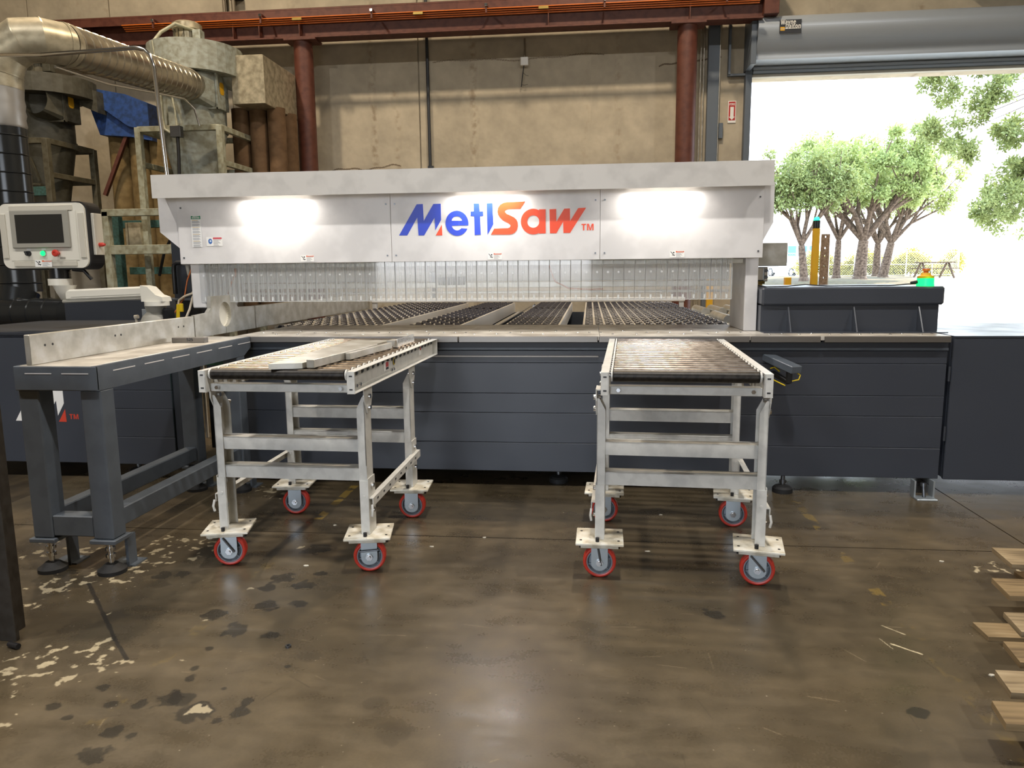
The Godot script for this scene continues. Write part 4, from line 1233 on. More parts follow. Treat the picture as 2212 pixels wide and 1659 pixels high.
func conveyor(label: String, at: Vector3, turn: float, front_mat: Material, roll: Material, levers: Array, W: float, ldx: float) -> Node3D:
	var t := thing("roller_conveyor", label, "conveyor", at, "wheeled roller conveyors")
	t.rotation.y = turn
	var zf := 0.615    # front end of the rails, measured from between the legs
	var zb := -0.955
	var top := CT
	# side rails: channels with the flanges outwards
	for s in [-1.0, 1.0]:
		var xo: float = s * W * 0.5
		var xi: float = xo - s * 0.035
		var rb := B()
		rb.bb(minf(xi, xi + s * 0.004), maxf(xi, xi + s * 0.004), top - 0.098, top, zb, zf)
		rb.bb(minf(xi, xo), maxf(xi, xo), top - 0.004, top, zb, zf, 0.001)
		rb.bb(minf(xi, xo), maxf(xi, xo), top - 0.098, top - 0.094, zb, zf, 0.001)
		var rail := loc("side_rail", rb, M.conv_paint, t)
		# end plates with bolt slots
		for ez in [-1.0, 1.0]:
			var zz: float = (zf - 0.002) if ez > 0.0 else (zb + 0.002)
			loc("rail_end_plate", B().box(V((xi + xo) * 0.5, top - 0.049, zz), V(0.034, 0.094, 0.004), 0.001), M.conv_paint, rail)
			for yy in [0.02, 0.078]:
				loc("bolt_slot", B().box(V((xi + xo) * 0.5, top - yy, zz + ez * 0.002), V(0.014, 0.006, 0.002)), M.black, rail)
		for bz in [0.52, 0.47, -0.02, -0.06]:
			loc("rail_bolt", B().cyl(V(xi + s * 0.004, top - 0.075, bz), V(xi + s * 0.014, top - 0.075, bz), 0.009, 0.009, 6), M.chrome, rail)
		loc("stiffener_lip", B().bb(minf(xi + s * 0.004, xi + s * 0.012), maxf(xi + s * 0.004, xi + s * 0.012), top - 0.083, top - 0.078, 0.0, 0.5), M.conv_paint, rail)
	# rollers stand a little proud of the rails
	var hx := W * 0.5 - 0.053
	var rl := B().cyl(V(-hx, 0, 0), V(hx, 0, 0), 0.0248, 0.0248, 20, false, false)
	for s in [-1.0, 1.0]:
		rl.lathe([Vector2(0.0248, 0.0), Vector2(0.02, 0.003), Vector2(0.008, 0.003)], V(s * hx, 0, 0), Basis(V(0, 1, 0), V(s, 0, 0), V(0, 0, 1)), 20)
	var rm := rl.make()
	var ax := B().cyl(V(-hx - 0.03, 0, 0), V(hx + 0.03, 0, 0), 0.0065, 0.0065, 6).make()
	var sp := B().lathe([Vector2(0.0242, 0.0), Vector2(0.0242, 0.007), Vector2(0.019, 0.007), Vector2(0.019, 0.0)], Vector3.ZERO, Basis(V(0, 1, 0), V(1, 0, 0), V(0, 0, -1)), 18).make()
	var sl := B().box(Vector3.ZERO, V(0.003, 0.02, 0.021)).make()
	for k in 20:
		var z := zf - 0.035 - k * 0.0785
		var r := inst("roller", rm, front_mat if k == 0 else roll, t, V(0, top - 0.019, z))
		inst("axle", ax, M.bolt, r)
		for s in [-1.0, 1.0]:
			inst("bearing_ring", sp, M.conv_paint, r, V(s * (hx + 0.008) - 0.0035, 0, 0))
			inst("axle_slot", sl, M.black, t, V(s * (W * 0.5 - 0.0305), top - 0.02, z))
	# cross channels under the rollers
	for z in [zf - 0.06, -0.15, zb + 0.06]:
		loc("cross_channel", B().bb(-W / 2 + 0.036, W / 2 - 0.036, top - 0.098, top - 0.062, z - 0.025, z + 0.025, 0.003), M.conv_paint, t)
	for x in [-hx + 0.02, hx - 0.02]:
		loc("tie_bolt", B().cyl(V(x, top - 0.078, zf - 0.034), V(x, top - 0.078, zf - 0.018), 0.009, 0.009, 6), M.chrome, t)
	# legs: upper channel, telescoping foot channel, hinge plate
	var n := 0
	var big := B().cyl(V(0, 0, 0), V(0.012, 0, 0), 0.013, 0.012, 6).make()
	var lo := 0.367
	for z in [0.39, -0.39]:
		for s in [-1.0, 1.0]:
			var xo: float = s * lo + ldx
			var lg := B()
			lg.bb(minf(xo, xo - s * 0.004), maxf(xo, xo - s * 0.004), 0.20, 0.83, z - 0.045, z + 0.045)
			for q in [-1.0, 1.0]:
				var zz: float = z + q * 0.043
				lg.prism(PackedVector2Array([Vector2(xo, 0.20), Vector2(xo - s * 0.038, 0.20), Vector2(xo - s * 0.038, 0.79), Vector2(xo - s * 0.01, 0.845), Vector2(xo, 0.845)]), zz - 0.002, zz + 0.002)
			var leg := loc("leg", lg, M.conv_paint, t)
			var ft := B()
			ft.bb(minf(xo + s * 0.001, xo + s * 0.005), maxf(xo + s * 0.001, xo + s * 0.005), 0.194, 0.46, z - 0.049, z + 0.049)
			for q in [-1.0, 1.0]:
				var zz: float = z + q * 0.048
				ft.bb(minf(xo + s * 0.005, xo - s * 0.036), maxf(xo + s * 0.005, xo - s * 0.036), 0.194, 0.45, zz - 0.002, zz + 0.002)
			loc("foot_channel", ft, M.conv_paint, leg)
			var hp := B().prism(PackedVector2Array([Vector2(-0.058, top - 0.098), Vector2(0.058, top - 0.098), Vector2(0.058, 0.835), Vector2(0.02, 0.765), Vector2(-0.02, 0.765), Vector2(-0.058, 0.835)]), 0.0, 0.005, Transform3D(Basis(V(0, 0, -1), V(0, 1, 0), V(1, 0, 0)), V(xo + (0.001 if s > 0 else -0.006), 0, z)))
			hp.bb(xo - s * 0.06, xo + s * 0.005, top - 0.104, top - 0.099, z - 0.058, z + 0.058)
			loc("hinge_plate", hp, M.conv_paint, leg)
			for yy in [0.842, 0.79, 0.42, 0.30]:
				inst("bolt", big, M.chrome, leg, V(xo + s * 0.005 + (0.0 if s > 0 else -0.012), yy, z))
				inst("nut", big, M.chrome, leg, V(xo - s * 0.016 - (0.0 if s > 0 else 0.0) + (-0.012 if s > 0 else 0.0) + s * 0.012, yy, z))
			loc("rivet", B().cyl(V(xo - s * 0.017, 0.375, z + 0.049), V(xo - s * 0.017, 0.375, z + 0.052), 0.007, 0.006, 10), M.conv_paint, leg)
			caster(t, V(s * (lo - 0.015) + ldx, 0, z), levers[n][0], levers[n][1])
			n += 1
		for y in [0.616, 0.478]:
			var rb := B()
			rb.bb(-lo + 0.006 + ldx, lo - 0.006 + ldx, y + 0.026, y + 0.030, z - 0.038, z + 0.038)
			rb.bb(-lo + 0.006 + ldx, lo - 0.006 + ldx, y - 0.030, y + 0.030, z + 0.034, z + 0.038, 0.001)
			rb.bb(-lo + 0.006 + ldx, lo - 0.006 + ldx, y - 0.030, y + 0.030, z - 0.038, z - 0.034, 0.001)
			loc("leg_rung", rb, M.conv_paint, t)
	# angle-iron braces along the sides
	for s in [-1.0, 1.0]:
		var xo: float = s * (lo + 0.022) + ldx
		var br := B().bar(V(xo, 0.345, 0.43), V(xo, 0.365, -0.45), 0.004, 0.036).bar(V(xo - s * 0.012, 0.365, 0.43), V(xo - s * 0.012, 0.385, -0.45), 0.028, 0.004)
		var b := loc("side_brace", br, M.conv_paint, t)
		for i in 8:
			loc("brace_slot", B().box(V(xo + s * 0.002, 0.35 + 0.002 * i, 0.36 - i * 0.1), V(0.002, 0.01, 0.02)), M.bolt, b)
		loc("brace_clip", B().tube([V(xo, 0.34, 0.44), V(xo + s * 0.004, 0.31, 0.45), V(xo, 0.285, 0.445)], 0.006, 6), M.conv_paint, b)
	return t

const CW := 0.716
const CT := 0.985

func build_conveyors() -> void:
	var a := conveyor("grey wheeled roller conveyor carrying aluminium bars", V(-1.343, 0, -3.68), deg_to_rad(-1.4), M.roller_dark, M.roller_zinc, [[-55.0, 0.25], [4.0, 0.2], [99.0, 0.12], [99.0, 0.08]], CW, -0.032)
	var b := conveyor("grey wheeled roller conveyor with nothing on its rollers", V(0.424, 0, -3.672), deg_to_rad(-2.8), M.roller_dark, M.roller_steel, [[-80.0, 0.03], [-48.0, -0.12], [99.0, 0.0], [99.0, -0.1]], 0.692, 0.0)
	# labels and lamp on the loaded conveyor's rail
	var W := CW
	var st := loc("warning_label", B().box(V(W / 2 - 0.029, 0.94, 0.06), V(0.002, 0.045, 0.085)), M.sign_white, a)
	loc("label_print", B().box(V(W / 2 - 0.0278, 0.947, 0.045), V(0.001, 0.024, 0.045)), M.sign_red, st)
	loc("label_print", B().box(V(W / 2 - 0.0278, 0.927, 0.045), V(0.001, 0.012, 0.045)), M.black, st)
	var ms := loc("maker_label", B().cyl(V(W / 2 - 0.030, 0.948, -0.08), V(W / 2 - 0.028, 0.948, -0.08), 0.02, 0.02, 20), M.black, a)
	loc("maker_ring", B().lathe([Vector2(0.019, 0.0), Vector2(0.0145, 0.001)], V(W / 2 - 0.028, 0.948, -0.08), Basis(V(0, 1, 0), V(1, 0, 0), V(0, 0, -1)), 20), M.tag_yellow, ms)
	var s2 := loc("warning_label", B().box(V(W / 2 - 0.029, 0.945, -0.62), V(0.002, 0.05, 0.06)), M.sign_white, a)
	loc("label_print", B().box(V(W / 2 - 0.0278, 0.958, -0.63), V(0.001, 0.02, 0.028)), M.sign_red, s2)
	loc("hook_rod", B().tube([V(-W / 2 - 0.03, 0.80, 0.30), V(-W / 2 - 0.05, 0.74, 0.30), V(-W / 2 - 0.068, 0.66, 0.30), V(-W / 2 - 0.068, 0.64, 0.30), V(-W / 2 - 0.055, 0.628, 0.30), V(-W / 2 - 0.035, 0.625, 0.30)], 0.008, 8), M.conv_paint, a)
	# aluminium stock on the rollers
	var top := 0.9915
	solo("aluminium_plate", B().prism(PackedVector2Array([Vector2(-1.387, 3.07), Vector2(-1.25, 3.11), Vector2(-1.15, 4.22), Vector2(-1.38, 4.22)]), top, top + 0.024, Transform3D(Basis(V(1, 0, 0), V(0, 0, -1), V(0, 1, 0)), Vector3.ZERO)), M.alu, "wide flat aluminium plate lying on the loaded conveyor", "metal plate")
	solo("aluminium_bar", B().bar(V(-1.222, top + 0.018, -3.13), V(-1.142, top + 0.018, -3.85), 0.036, 0.036, 0.001), M.alu, "thick aluminium bar whose end sticks out farthest, beside the wide plate", "metal bar")
	solo("aluminium_bar", B().bar(V(-1.154, top + 0.016, -3.44), V(-1.092, top + 0.016, -3.98), 0.024, 0.032, 0.001), M.alu, "thin aluminium bar set back beside the thick one on the rollers", "metal bar")
	solo("aluminium_offcut", B().bar(V(-1.115, top + 0.017, -4.08), V(-1.105, top + 0.017, -4.17), 0.05, 0.034, 0.001), M.alu, "small aluminium offcut block behind the bars on the rollers", "metal bar")
	solo("bright_angle", B().bar(V(-1.062, top + 0.024, -4.02), V(-1.049, top + 0.024, -4.36), 0.004, 0.048, 0.001).bar(V(-1.075, top + 0.002, -4.02), V(-1.062, top + 0.002, -4.36), 0.03, 0.004), M.alu_bright, "short bright metal angle standing against the conveyor rail", "metal bar")
	# green indicator on the saw's post behind the loaded conveyor
	var g := thing("indicator_lamp", "small round green indicator lamp on the saw frame behind the loaded conveyor", "lamp", V(-2.609, 0.731, -4.69))
	loc("lamp_base", B().cyl(V(0, 0, -0.01), V(0, 0, 0.0), 0.02, 0.02, 14), M.black, g)
	loc("lamp_lens", B().lathe([Vector2(0.015, 0), Vector2(0.014, 0.012), Vector2(0, 0.018)], Vector3.ZERO, Basis(V(1, 0, 0), V(0, 0, 1), V(0, -1, 0)), 14, true), M.lamp_green, g)
	lamp_omni(g, V(0, 0, 0.03), 0.002, "#20ff70", 0.01)

# ---------------------------------------------------------------- compressed-air unit by the guard end
func build_air_unit() -> void:
	var t := thing("air_service_unit", "black mounting board with air regulator, red knob and loose cables by the guard", "regulator", V(-2.95, 1.028, -5.3))
	part("mounting_board", B().bb(-3.2, -2.86, 1.03, 1.68, -5.5, -5.48, 0.003), M.slate_dark, t)
	part("mounting_board", B().bb(-2.95, -2.81, 1.03, 1.47, -5.3, -5.28, 0.003), M.black, t)
	part("shelf", B().bb(-3.2, -2.86, 1.21, 1.225, -5.48, -5.36, 0.002), M.slate_blue, t)
	var rg := part("regulator_body", B().bb(-3.07, -2.93, 1.475, 1.515, -5.44, -5.38, 0.006).bb(-2.98, -2.90, 1.44, 1.475, -5.45, -5.37, 0.006), M.alu_bright, t)
	loc("regulator_knob", B().lathe([Vector2(0.032, 1.515), Vector2(0.034, 1.55), Vector2(0.03, 1.565), Vector2(0, 1.566)], V(-3.03, 0, -5.41), Basis(), 14), M.knob_red, rg)
	loc("filter_knob", B().lathe([Vector2(0.03, 1.515), Vector2(0.032, 1.555), Vector2(0, 1.56)], V(-2.955, 0, -5.41), Basis(), 14), M.black, rg)
	loc("pipe_elbow", B().tube([V(-3.07, 1.495, -5.41), V(-3.12, 1.495, -5.41), V(-3.145, 1.48, -5.41), V(-3.15, 1.44, -5.41), V(-3.15, 1.26, -5.41)], 0.017, 10), M.black, rg)
	loc("filter_bowl", B().lathe([Vector2(0, 1.36), Vector2(0.026, 1.365), Vector2(0.034, 1.38), Vector2(0.036, 1.44), Vector2(0, 1.44)], V(-2.95, 0, -5.41), Basis(), 16), M.alu, rg)
	loc("drain_tube", B().cyl(V(-3.03, 1.40, -5.41), V(-3.035, 1.475, -5.41), 0.012, 0.02, 10), M.hmi_bezel, rg)
	loc("pressure_gauge", B().cyl(V(-2.955, 1.34, -5.44), V(-2.955, 1.34, -5.38), 0.026, 0.026, 18), M.chrome, rg)
	loc("gauge_face", B().cyl(V(-2.955, 1.34, -5.379), V(-2.955, 1.34, -5.376), 0.018, 0.018, 18), M.black, rg)
	sticker(rg, V(-2.99, 1.285, -5.47), 0.1, 0.055, "hand")
	part("cable", B().tube([V(-2.82, 1.42, -5.2), V(-2.84, 1.34, -5.18), V(-2.88, 1.27, -5.17), V(-2.94, 1.25, -5.17), V(-2.98, 1.22, -5.16), V(-2.985, 1.18, -5.15)], 0.009, 8), M.cable_white, t)
	part("cable", B().tube([V(-2.82, 1.40, -5.2), V(-2.84, 1.31, -5.18), V(-2.875, 1.24, -5.16), V(-2.88, 1.16, -5.12), V(-2.9, 1.1, -5.1), V(-2.95, 1.06, -5.08), V(-3.05, 1.05, -5.05)], 0.009, 8), M.cable_white, t)
	part("cable", B().tube([V(-2.82, 1.47, -5.2), V(-2.89, 1.45, -5.2), V(-2.93, 1.36, -5.2), V(-2.95, 1.24, -5.18), V(-3.0, 1.13, -5.12), V(-3.06, 1.06, -5.1)], 0.005, 6), M.cable_orange, t)
	part("warning_tag", B().box(V(-2.955, 1.135, -5.09), V(0.026, 0.12, 0.002), 0.0, Basis(Vector3.BACK, -0.1)), M.tag_yellow, t)
	part("padlock", B().bb(-2.945, -2.915, 1.14, 1.2, -5.1, -5.085, 0.003), M.tag_yellow, t)

# ---------------------------------------------------------------- posts by the doorway
func build_yard_posts() -> void:
	var t := thing("light_curtain_post", "yellow square column with a glowing green cap behind the end cover", "post", V(1.87, 0, -6.5))
	part("column", B().bb(1.845, 1.895, 0.01, 1.735, -6.525, -6.475, 0.004), M.yellow, t)
	part("base_plate", B().bb(1.80, 1.912, 0, 0.012, -6.57, -6.43, 0.002), M.yellow, t)
	var hd := part("head", B().bb(1.846, 1.894, 1.735, 1.80, -6.524, -6.476, 0.004), M.black, t)
	loc("head_rib", B().bb(1.852, 1.856, 1.74, 1.795, -6.476, -6.472).bb(1.868, 1.872, 1.74, 1.795, -6.476, -6.472).bb(1.884, 1.888, 1.74, 1.795, -6.476, -6.472), M.slate_blue, hd)
	part("lamp_cap", B().lathe([Vector2(0.024, 1.80), Vector2(0.024, 1.808), Vector2(0.02, 1.822), Vector2(0.011, 1.83), Vector2(0, 1.832)], V(1.87, 0, -6.5), Basis(), 16, true), M.lamp_teal, t)
	var p := thing("perforated_post", "brown flat steel post with a row of round holes next to the yellow column", "post", V(1.955, 0, -6.52))
	# flat bar with real holes: webs between bored plates
	var b := B()
	b.bb(1.925, 1.951, 0.0, 1.69, -6.545, -6.525)
	b.bb(1.965, 1.991, 0.0, 1.69, -6.545, -6.525)
	var y := 1.69
	for hy in [1.668, 1.575, 1.51, 1.425, 1.33]:
		b.bb(1.951, 1.965, hy + 0.007, y, -6.545, -6.525)
		y = hy - 0.007
	b.bb(1.951, 1.965, 0.0, y, -6.545, -6.525)
	part("flat_bar", b, M.post_tan, p)
	part("foot", B().bb(1.916, 2.02, 0, 0.012, -6.6, -6.46, 0.002), M.post_tan, p)
	var e := thing("emergency_stop", "yellow stop-button box with a glowing green ring on top of the end cover", "stop button", V(2.145, 1.287, -5.05))
	loc("base", B().cyl(V(0, 0, 0), V(0, 0.012, 0), 0.052, 0.052, 24), M.lamp_green, e)
	loc("glow_ring_lamp", B().cyl(V(0, 0.012, 0), V(0, 0.05, 0), 0.05, 0.05, 24), M.lamp_green, e)
	loc("body", B().lathe([Vector2(0, 0.05), Vector2(0.048, 0.05), Vector2(0.05, 0.062), Vector2(0.03, 0.072), Vector2(0.026, 0.084), Vector2(0, 0.084)], Vector3.ZERO, Basis(), 24), M.yellow, e)
	loc("button", B().lathe([Vector2(0, 0.084), Vector2(0.014, 0.084), Vector2(0.014, 0.095), Vector2(0.022, 0.098), Vector2(0.022, 0.11), Vector2(0, 0.112)], Vector3.ZERO, Basis(), 18), M.copper, e)
	loc("cable_gland", B().cyl(V(-0.09, 0.022, 0), V(-0.05, 0.026, 0), 0.007, 0.012, 10), M.black, e)
	lamp_omni(e, V(0, 0.03, 0.08), 0.004, "#20ff70", 0.04)

# ---------------------------------------------------------------- dust collection
func spiral(b: Bld, a: Vector3, c: Vector3, r: float, pitch: float, mitred := false) -> Bld:
	if not mitred:
		b.cyl(a, c, r, r, 40, false, false)
	var f := (c - a).normalized()
	var n := int((c - a).length() / pitch)
	for k in n:
		var p := a + f * (k + 0.5) * pitch
		b.cyl(p - f * 0.008, p, r, r + 0.007, 40, false, false)
		b.cyl(p, p + f * 0.008, r + 0.007, r, 40, false, false)
	return b

# straight piece of pipe between p1 and p2, its ends mitred towards p0 and p3
func gore(p0: Vector3, p1: Vector3, p2: Vector3, p3: Vector3, r: float) -> Bld:
	var b := B()
	var f := (p2 - p1).normalized()
	var n1 := (f + (p1 - p0).normalized()).normalized() if p0 != p1 else f
	var n2 := (f + (p3 - p2).normalized()).normalized() if p3 != p2 else f
	var x := f.cross(V(0.3, 0.2, 1).normalized()).normalized()
	var y := f.cross(x).normalized()
	for i in 36:
		var q := []
		for k in 2:
			var a := TAU * (i + k) / 36.0
			var d := x * cos(a) + y * sin(a)
			q.append([d, p1 + d * r - f * ((d * r).dot(n1) / f.dot(n1)), p2 + d * r - f * ((d * r).dot(n2) / f.dot(n2))])
		b.tri(q[0][1], q[1][1], q[1][2], q[0][0], q[1][0], q[1][0])
		b.tri(q[0][1], q[1][2], q[0][2], q[0][0], q[1][0], q[0][0])
	return b

func build_dust_collectors() -> void:
	# tall duct: black lower run, foil wrap, galvanised elbow and spiral run to the cyclone
	var t := thing("extraction_duct", "galvanised spiral duct with a gored elbow on a black riser, leading to the grey cyclone", "duct", V(-5.36, 0, -6.5))
	var z := -6.5
	var ax := -5.31
	part("riser", spiral(B(), V(ax, 1.262, z), V(ax, 2.78, z), 0.178, 0.165), M.duct_black, t)
	part("foil_wrap", B().lathe([Vector2(0.178, 2.74), Vector2(0.188, 2.76), Vector2(0.18, 2.82), Vector2(0.19, 2.86), Vector2(0.181, 2.9), Vector2(0.19, 2.95), Vector2(0.182, 3.0), Vector2(0.188, 3.06), Vector2(0.186, 3.1)], V(ax, 0, z), Basis(), 40, true), M.foil, t)
	var e0 := V(ax, 3.08, z)
	var e1 := V(-4.83, 3.50, -6.72)
	var far := V(-5.17, 3.845, -9.62)
	# gores of the elbow follow a bend from straight up into the run
	var pts := [e0, V(ax + 0.005, 3.22, z - 0.005), V(ax + 0.07, 3.40, z - 0.02), V(ax + 0.21, 3.50, z - 0.06), V(ax + 0.35, 3.52, z - 0.13), V(ax + 0.43, 3.53, z - 0.30)]
	var run0: Vector3 = pts[5]
	for k in 5:
		var seg: Array = []
		for j in [pts[maxi(k - 1, 0)], pts[k], pts[k + 1], pts[k + 2] if k < 4 else far]:
			seg.append(j)
		# each gore is cut on the bisecting planes of its neighbours
		part("elbow_gore", gore(seg[0], seg[1], seg[2], seg[3], 0.19), M.galv, t)
	for k in range(1, 6):
		var dd: Vector3 = (pts[mini(k + 1, 5)] - pts[k - 1]).normalized()
		part("gore_seam", B().cyl(pts[k] - dd * 0.006, pts[k] + dd * 0.006, 0.197, 0.197, 36), M.galv, t)
	part("spiral_run", spiral(gore(pts[4], run0, far, far, 0.19), run0, far, 0.19, 0.14, true), M.spiral, t)
	part("joint_band", B().cyl(run0 - V(0, 0, -0.02), run0 + V(0, 0.005, -0.05), 0.197, 0.197, 36, false, false), M.galv, t)
	# conduit clipped under the run
	part("conduit", B().tube([V(-4.9, 3.31, -6.7), V(-4.93, 3.35, -7.5), V(-5.0, 3.5, -8.6), V(-5.05, 3.58, -9.2), V(-5.03, 3.5, -9.4), V(-5.0, 3.30, -9.45)], 0.014, 8), M.alu_bright, t)
	# black suction duct from the saw's chip box
	var s := thing("suction_duct", "black spiral duct lying level from the saw's chip box to the riser", "duct", V(-5.0, 1.07, -6.3))
	part("duct_run", spiral(B(), V(-6.6, 1.07, -6.3), V(-4.72, 1.07, -6.3), 0.135, 0.15), M.duct_black, s)
	part("duct_cone", B().cyl(V(-4.72, 1.07, -6.3), V(-4.523, 1.09, -6.28), 0.135, 0.10, 28), M.duct_black, s)
	part("saddle", B().cyl(V(ax, 1.1, -6.4), V(ax, 1.26, -6.46), 0.15, 0.178, 28), M.duct_black, s)
	part("support", B().bb(-5.6, -5.5, 0, 0.935, -6.36, -6.24).bb(-4.9, -4.8, 0, 0.935, -6.36, -6.24), M.slate_dark, s)
	# conduit rising from the guard
	solo("conduit_pipe", B().tube([V(-2.965, 2.08, -5.1), V(-2.985, 2.5, -5.1), V(-3.0, 2.82, -5.1), V(-3.02, 2.90, -5.1), V(-3.06, 2.94, -5.1), V(-3.13, 2.955, -5.1), V(-3.45, 2.945, -5.1), V(-3.82, 2.935, -5.1), V(-4.6, 3.1, -5.6), V(-5.2, 3.2, -6.28)], 0.014, 10), M.chrome, "thin bright conduit rising from the guard and bending over to the duct", "conduit")
	cyclone(V(-5.40, 0, -10.05), false)
	cyclone(V(-7.58, -0.10, -10.05), true)

func cyclone(c: Vector3, olive: bool) -> void:
	var m: Material = M.cyclone_olive if olive else M.cyclone_grey
	var fm: Material = M.frame_olive if olive else M.frame_grey
	var t := thing("cyclone_separator", "dark olive dust cyclone with a blue outlet hopper" if olive else "pale grey dust cyclone with a square inlet and a top fan", "dust collector", V(c.x, 0, c.z))
	var y := c.y
	var r := 0.43 if not olive else 0.36
	part("body", B().lathe([Vector2(r, y + 3.33), Vector2(r, y + 4.12), Vector2(r * 0.4, y + 4.14)], V(c.x, 0, c.z), Basis(), 40), m, t)
	part("cone", B().lathe([Vector2(0.1, y + 2.0), Vector2(0.13, y + 2.0), Vector2(r - 0.005, y + 3.33), Vector2(r + 0.012, y + 3.33), Vector2(r + 0.012, y + 3.36), Vector2(r, y + 3.36)], V(c.x, 0, c.z), Basis(), 40), m, t)
	# fan volute
	var vo := PackedVector2Array()
	for i in 33:
		var a := TAU * i / 32.0
		var rr := lerpf(0.48, 0.64, float(i) / 32.0)
		vo.append(Vector2(cos(a + 0.4) * rr, sin(a + 0.4) * rr))
	var h0 := y + (4.03 if not olive else 3.93)
	var h1 := y + (4.40 if not olive else 4.17)
	var vf := Transform3D(Basis(V(1, 0, 0), V(0, 0, -1), V(0, 1, 0)), V(c.x + 0.05, 0, c.z))
	part("fan_volute", B().prism(vo, h0, h1, vf), m, t)
	# motor on top
	var mt := part("motor", B().lathe([Vector2(0, h1), Vector2(0.17, h1), Vector2(0.16, h1 + 0.05), Vector2(0.16, h1 + 0.24), Vector2(0.19, h1 + 0.25), Vector2(0.19, h1 + 0.32), Vector2(0.15, h1 + 0.345), Vector2(0, h1 + 0.35)], V(c.x, 0, c.z), Basis(), 28), M.galv if not olive else M.frame_olive, t)
	for k in 14:
		var a := TAU * k / 14.0
		loc("cooling_fin", B().box(V(c.x + cos(a) * 0.168, h1 + 0.145, c.z + sin(a) * 0.168), V(0.022, 0.18, 0.005), 0.0, Basis(Vector3.UP, -a)), M.frame_olive, mt)
	loc("terminal_box", B().bb(c.x + 0.14, c.x + 0.25, h1 + 0.1, h1 + 0.22, c.z + 0.02, c.z + 0.14, 0.004), m, mt)
	part("motor_cable", B().tube([V(c.x + 0.15, h1 + 0.22, c.z + 0.1), V(c.x - 0.02, h1 + 0.26, c.z + 0.26), V(c.x - 0.18, h1 + 0.14, c.z + 0.34), V(c.x - 0.2, h1 - 0.02, c.z + 0.5), V(c.x - 0.17, h1 - 0.25, c.z + 0.52)], 0.022, 8), M.frame_grey, t)
	# square-to-round inlet
	var ib := B()
	var zf := c.z + 0.44
	var q := [V(c.x + 0.02, y + 3.66, zf - 0.1), V(c.x + 0.48, y + 3.62, zf - 0.25), V(c.x + 0.48, y + 4.12, zf - 0.25), V(c.x + 0.02, y + 4.12, zf - 0.1)]
	ib.bb(c.x + 0.10, c.x + 0.47, y + 3.60, y + 4.06, c.z - 0.1, zf - 0.2, 0.004)
	part("inlet_box", ib, m, t)
	var tr := B()
	var sq := [V(c.x + 0.10, y + 3.60, zf - 0.2), V(c.x + 0.47, y + 3.60, zf - 0.2), V(c.x + 0.47, y + 4.06, zf - 0.2), V(c.x + 0.10, y + 4.06, zf - 0.2)]
	var ce := V(c.x + 0.22, y + 3.845, zf + 0.02)
	for k in 32:
		var a0 := TAU * k / 32.0
		var a1 := TAU * (k + 1) / 32.0
		var s0 := sqp(a0, sq)
		var s1 := sqp(a1, sq)
		tr.oq(s0, s1, ce + V(cos(a1), sin(a1), 0) * 0.19, ce + V(cos(a0), sin(a0), 0) * 0.19, (s0 - ce))
	part("inlet_transition", tr, m, t)
	part("inlet_flange", B().bb(c.x + 0.07, c.x + 0.49, y + 3.58, y + 3.60, zf - 0.22, zf - 0.18).bb(c.x + 0.47, c.x + 0.495, y + 3.58, y + 4.08, zf - 0.22, zf - 0.18), m, t)
	part("caution_label", B().prism(rounded(0.11, 0.16, 0.04), 0.0, 0.003, Transform3D(Basis(V(0, 0, -1), V(0, 1, 0), V(1, 0, 0)), V(c.x + 0.471, y + 3.87, zf - 0.36))).prism(rounded(0.12, 0.16, 0.04), 0.0, 0.003, Transform3D(Basis(), V(c.x + 0.40, y + 3.82, zf - 0.197))), M.yellow, t)
	# outlet: volute throat into the filter plenum
	if not olive:
		part("outlet_pipe", B().cyl(V(c.x + 0.45, y + 4.12, c.z - 0.15), V(c.x + 0.78, y + 4.06, c.z - 0.2), 0.2, 0.25, 28), M.cyclone_grey, t)
		part("filter_plenum", B().bb(-4.80, -4.345, 3.675, 4.30, -11.2, -10.0, 0.006), M.galv, t)
		for k in 6:
			var x := -4.93 + (k % 3) * 0.26
			var zz := -10.45 - (k / 3) * 0.42
			part("filter_tube", B().cyl(V(x + 0.02, 0.9, zz), V(x + 0.02, 3.70, zz), 0.125, 0.125, 24), M.tube_brown, t)
	else:
		part("outlet_throat", B().prism(PackedVector2Array([Vector2(-7.25, 4.06), Vector2(-6.85, 3.95), Vector2(-6.85, 3.66), Vector2(-7.25, 3.83)]), -10.55, -10.15), m, t)
		part("outlet_hopper", B().prism(PackedVector2Array([Vector2(-6.98, 4.02), Vector2(-6.95, 3.80), Vector2(-6.52, 3.50), Vector2(-6.20, 3.42), Vector2(-6.20, 3.80), Vector2(-6.52, 3.93)]), -11.0, -10.3), M.duct_blue, t)
		part("hopper_underside", B().prism(PackedVector2Array([Vector2(-7.1, 3.78), Vector2(-6.95, 3.78), Vector2(-6.2, 3.40), Vector2(-6.2, 3.30), Vector2(-6.5, 3.36), Vector2(-6.98, 3.40)]), -11.05, -10.35), M.duct_blue, t)
		for k in 6:
			var x := -6.86 + (k % 3) * 0.31
			var zz := -10.62 - (k / 3) * 0.4
			part("filter_tube", B().cyl(V(x, 0.9, zz), V(x, 3.42, zz), 0.15, 0.15, 24), M.tube_tan if k < 3 else M.tube_brown, t)
		part("brace", B().bar(V(-6.95, 2.55, -10.3), V(-6.6, 3.4, -10.4), 0.05, 0.05), M.red_oxide, t)
	# stand
	var zf2 := c.z + 0.5
	var zb := c.z - 0.45
	var x0 := c.x - (0.6 if olive else 0.5)
	var x1 := c.x + (0.36 if olive else 0.62)
	for xx in [x0, x1]:
		for zz in [zf2, zb]:
			part("stand_post", B().bb(xx - 0.04, xx + 0.04, 0, y + 3.32, zz - 0.04, zz + 0.04, 0.004), fm, t)
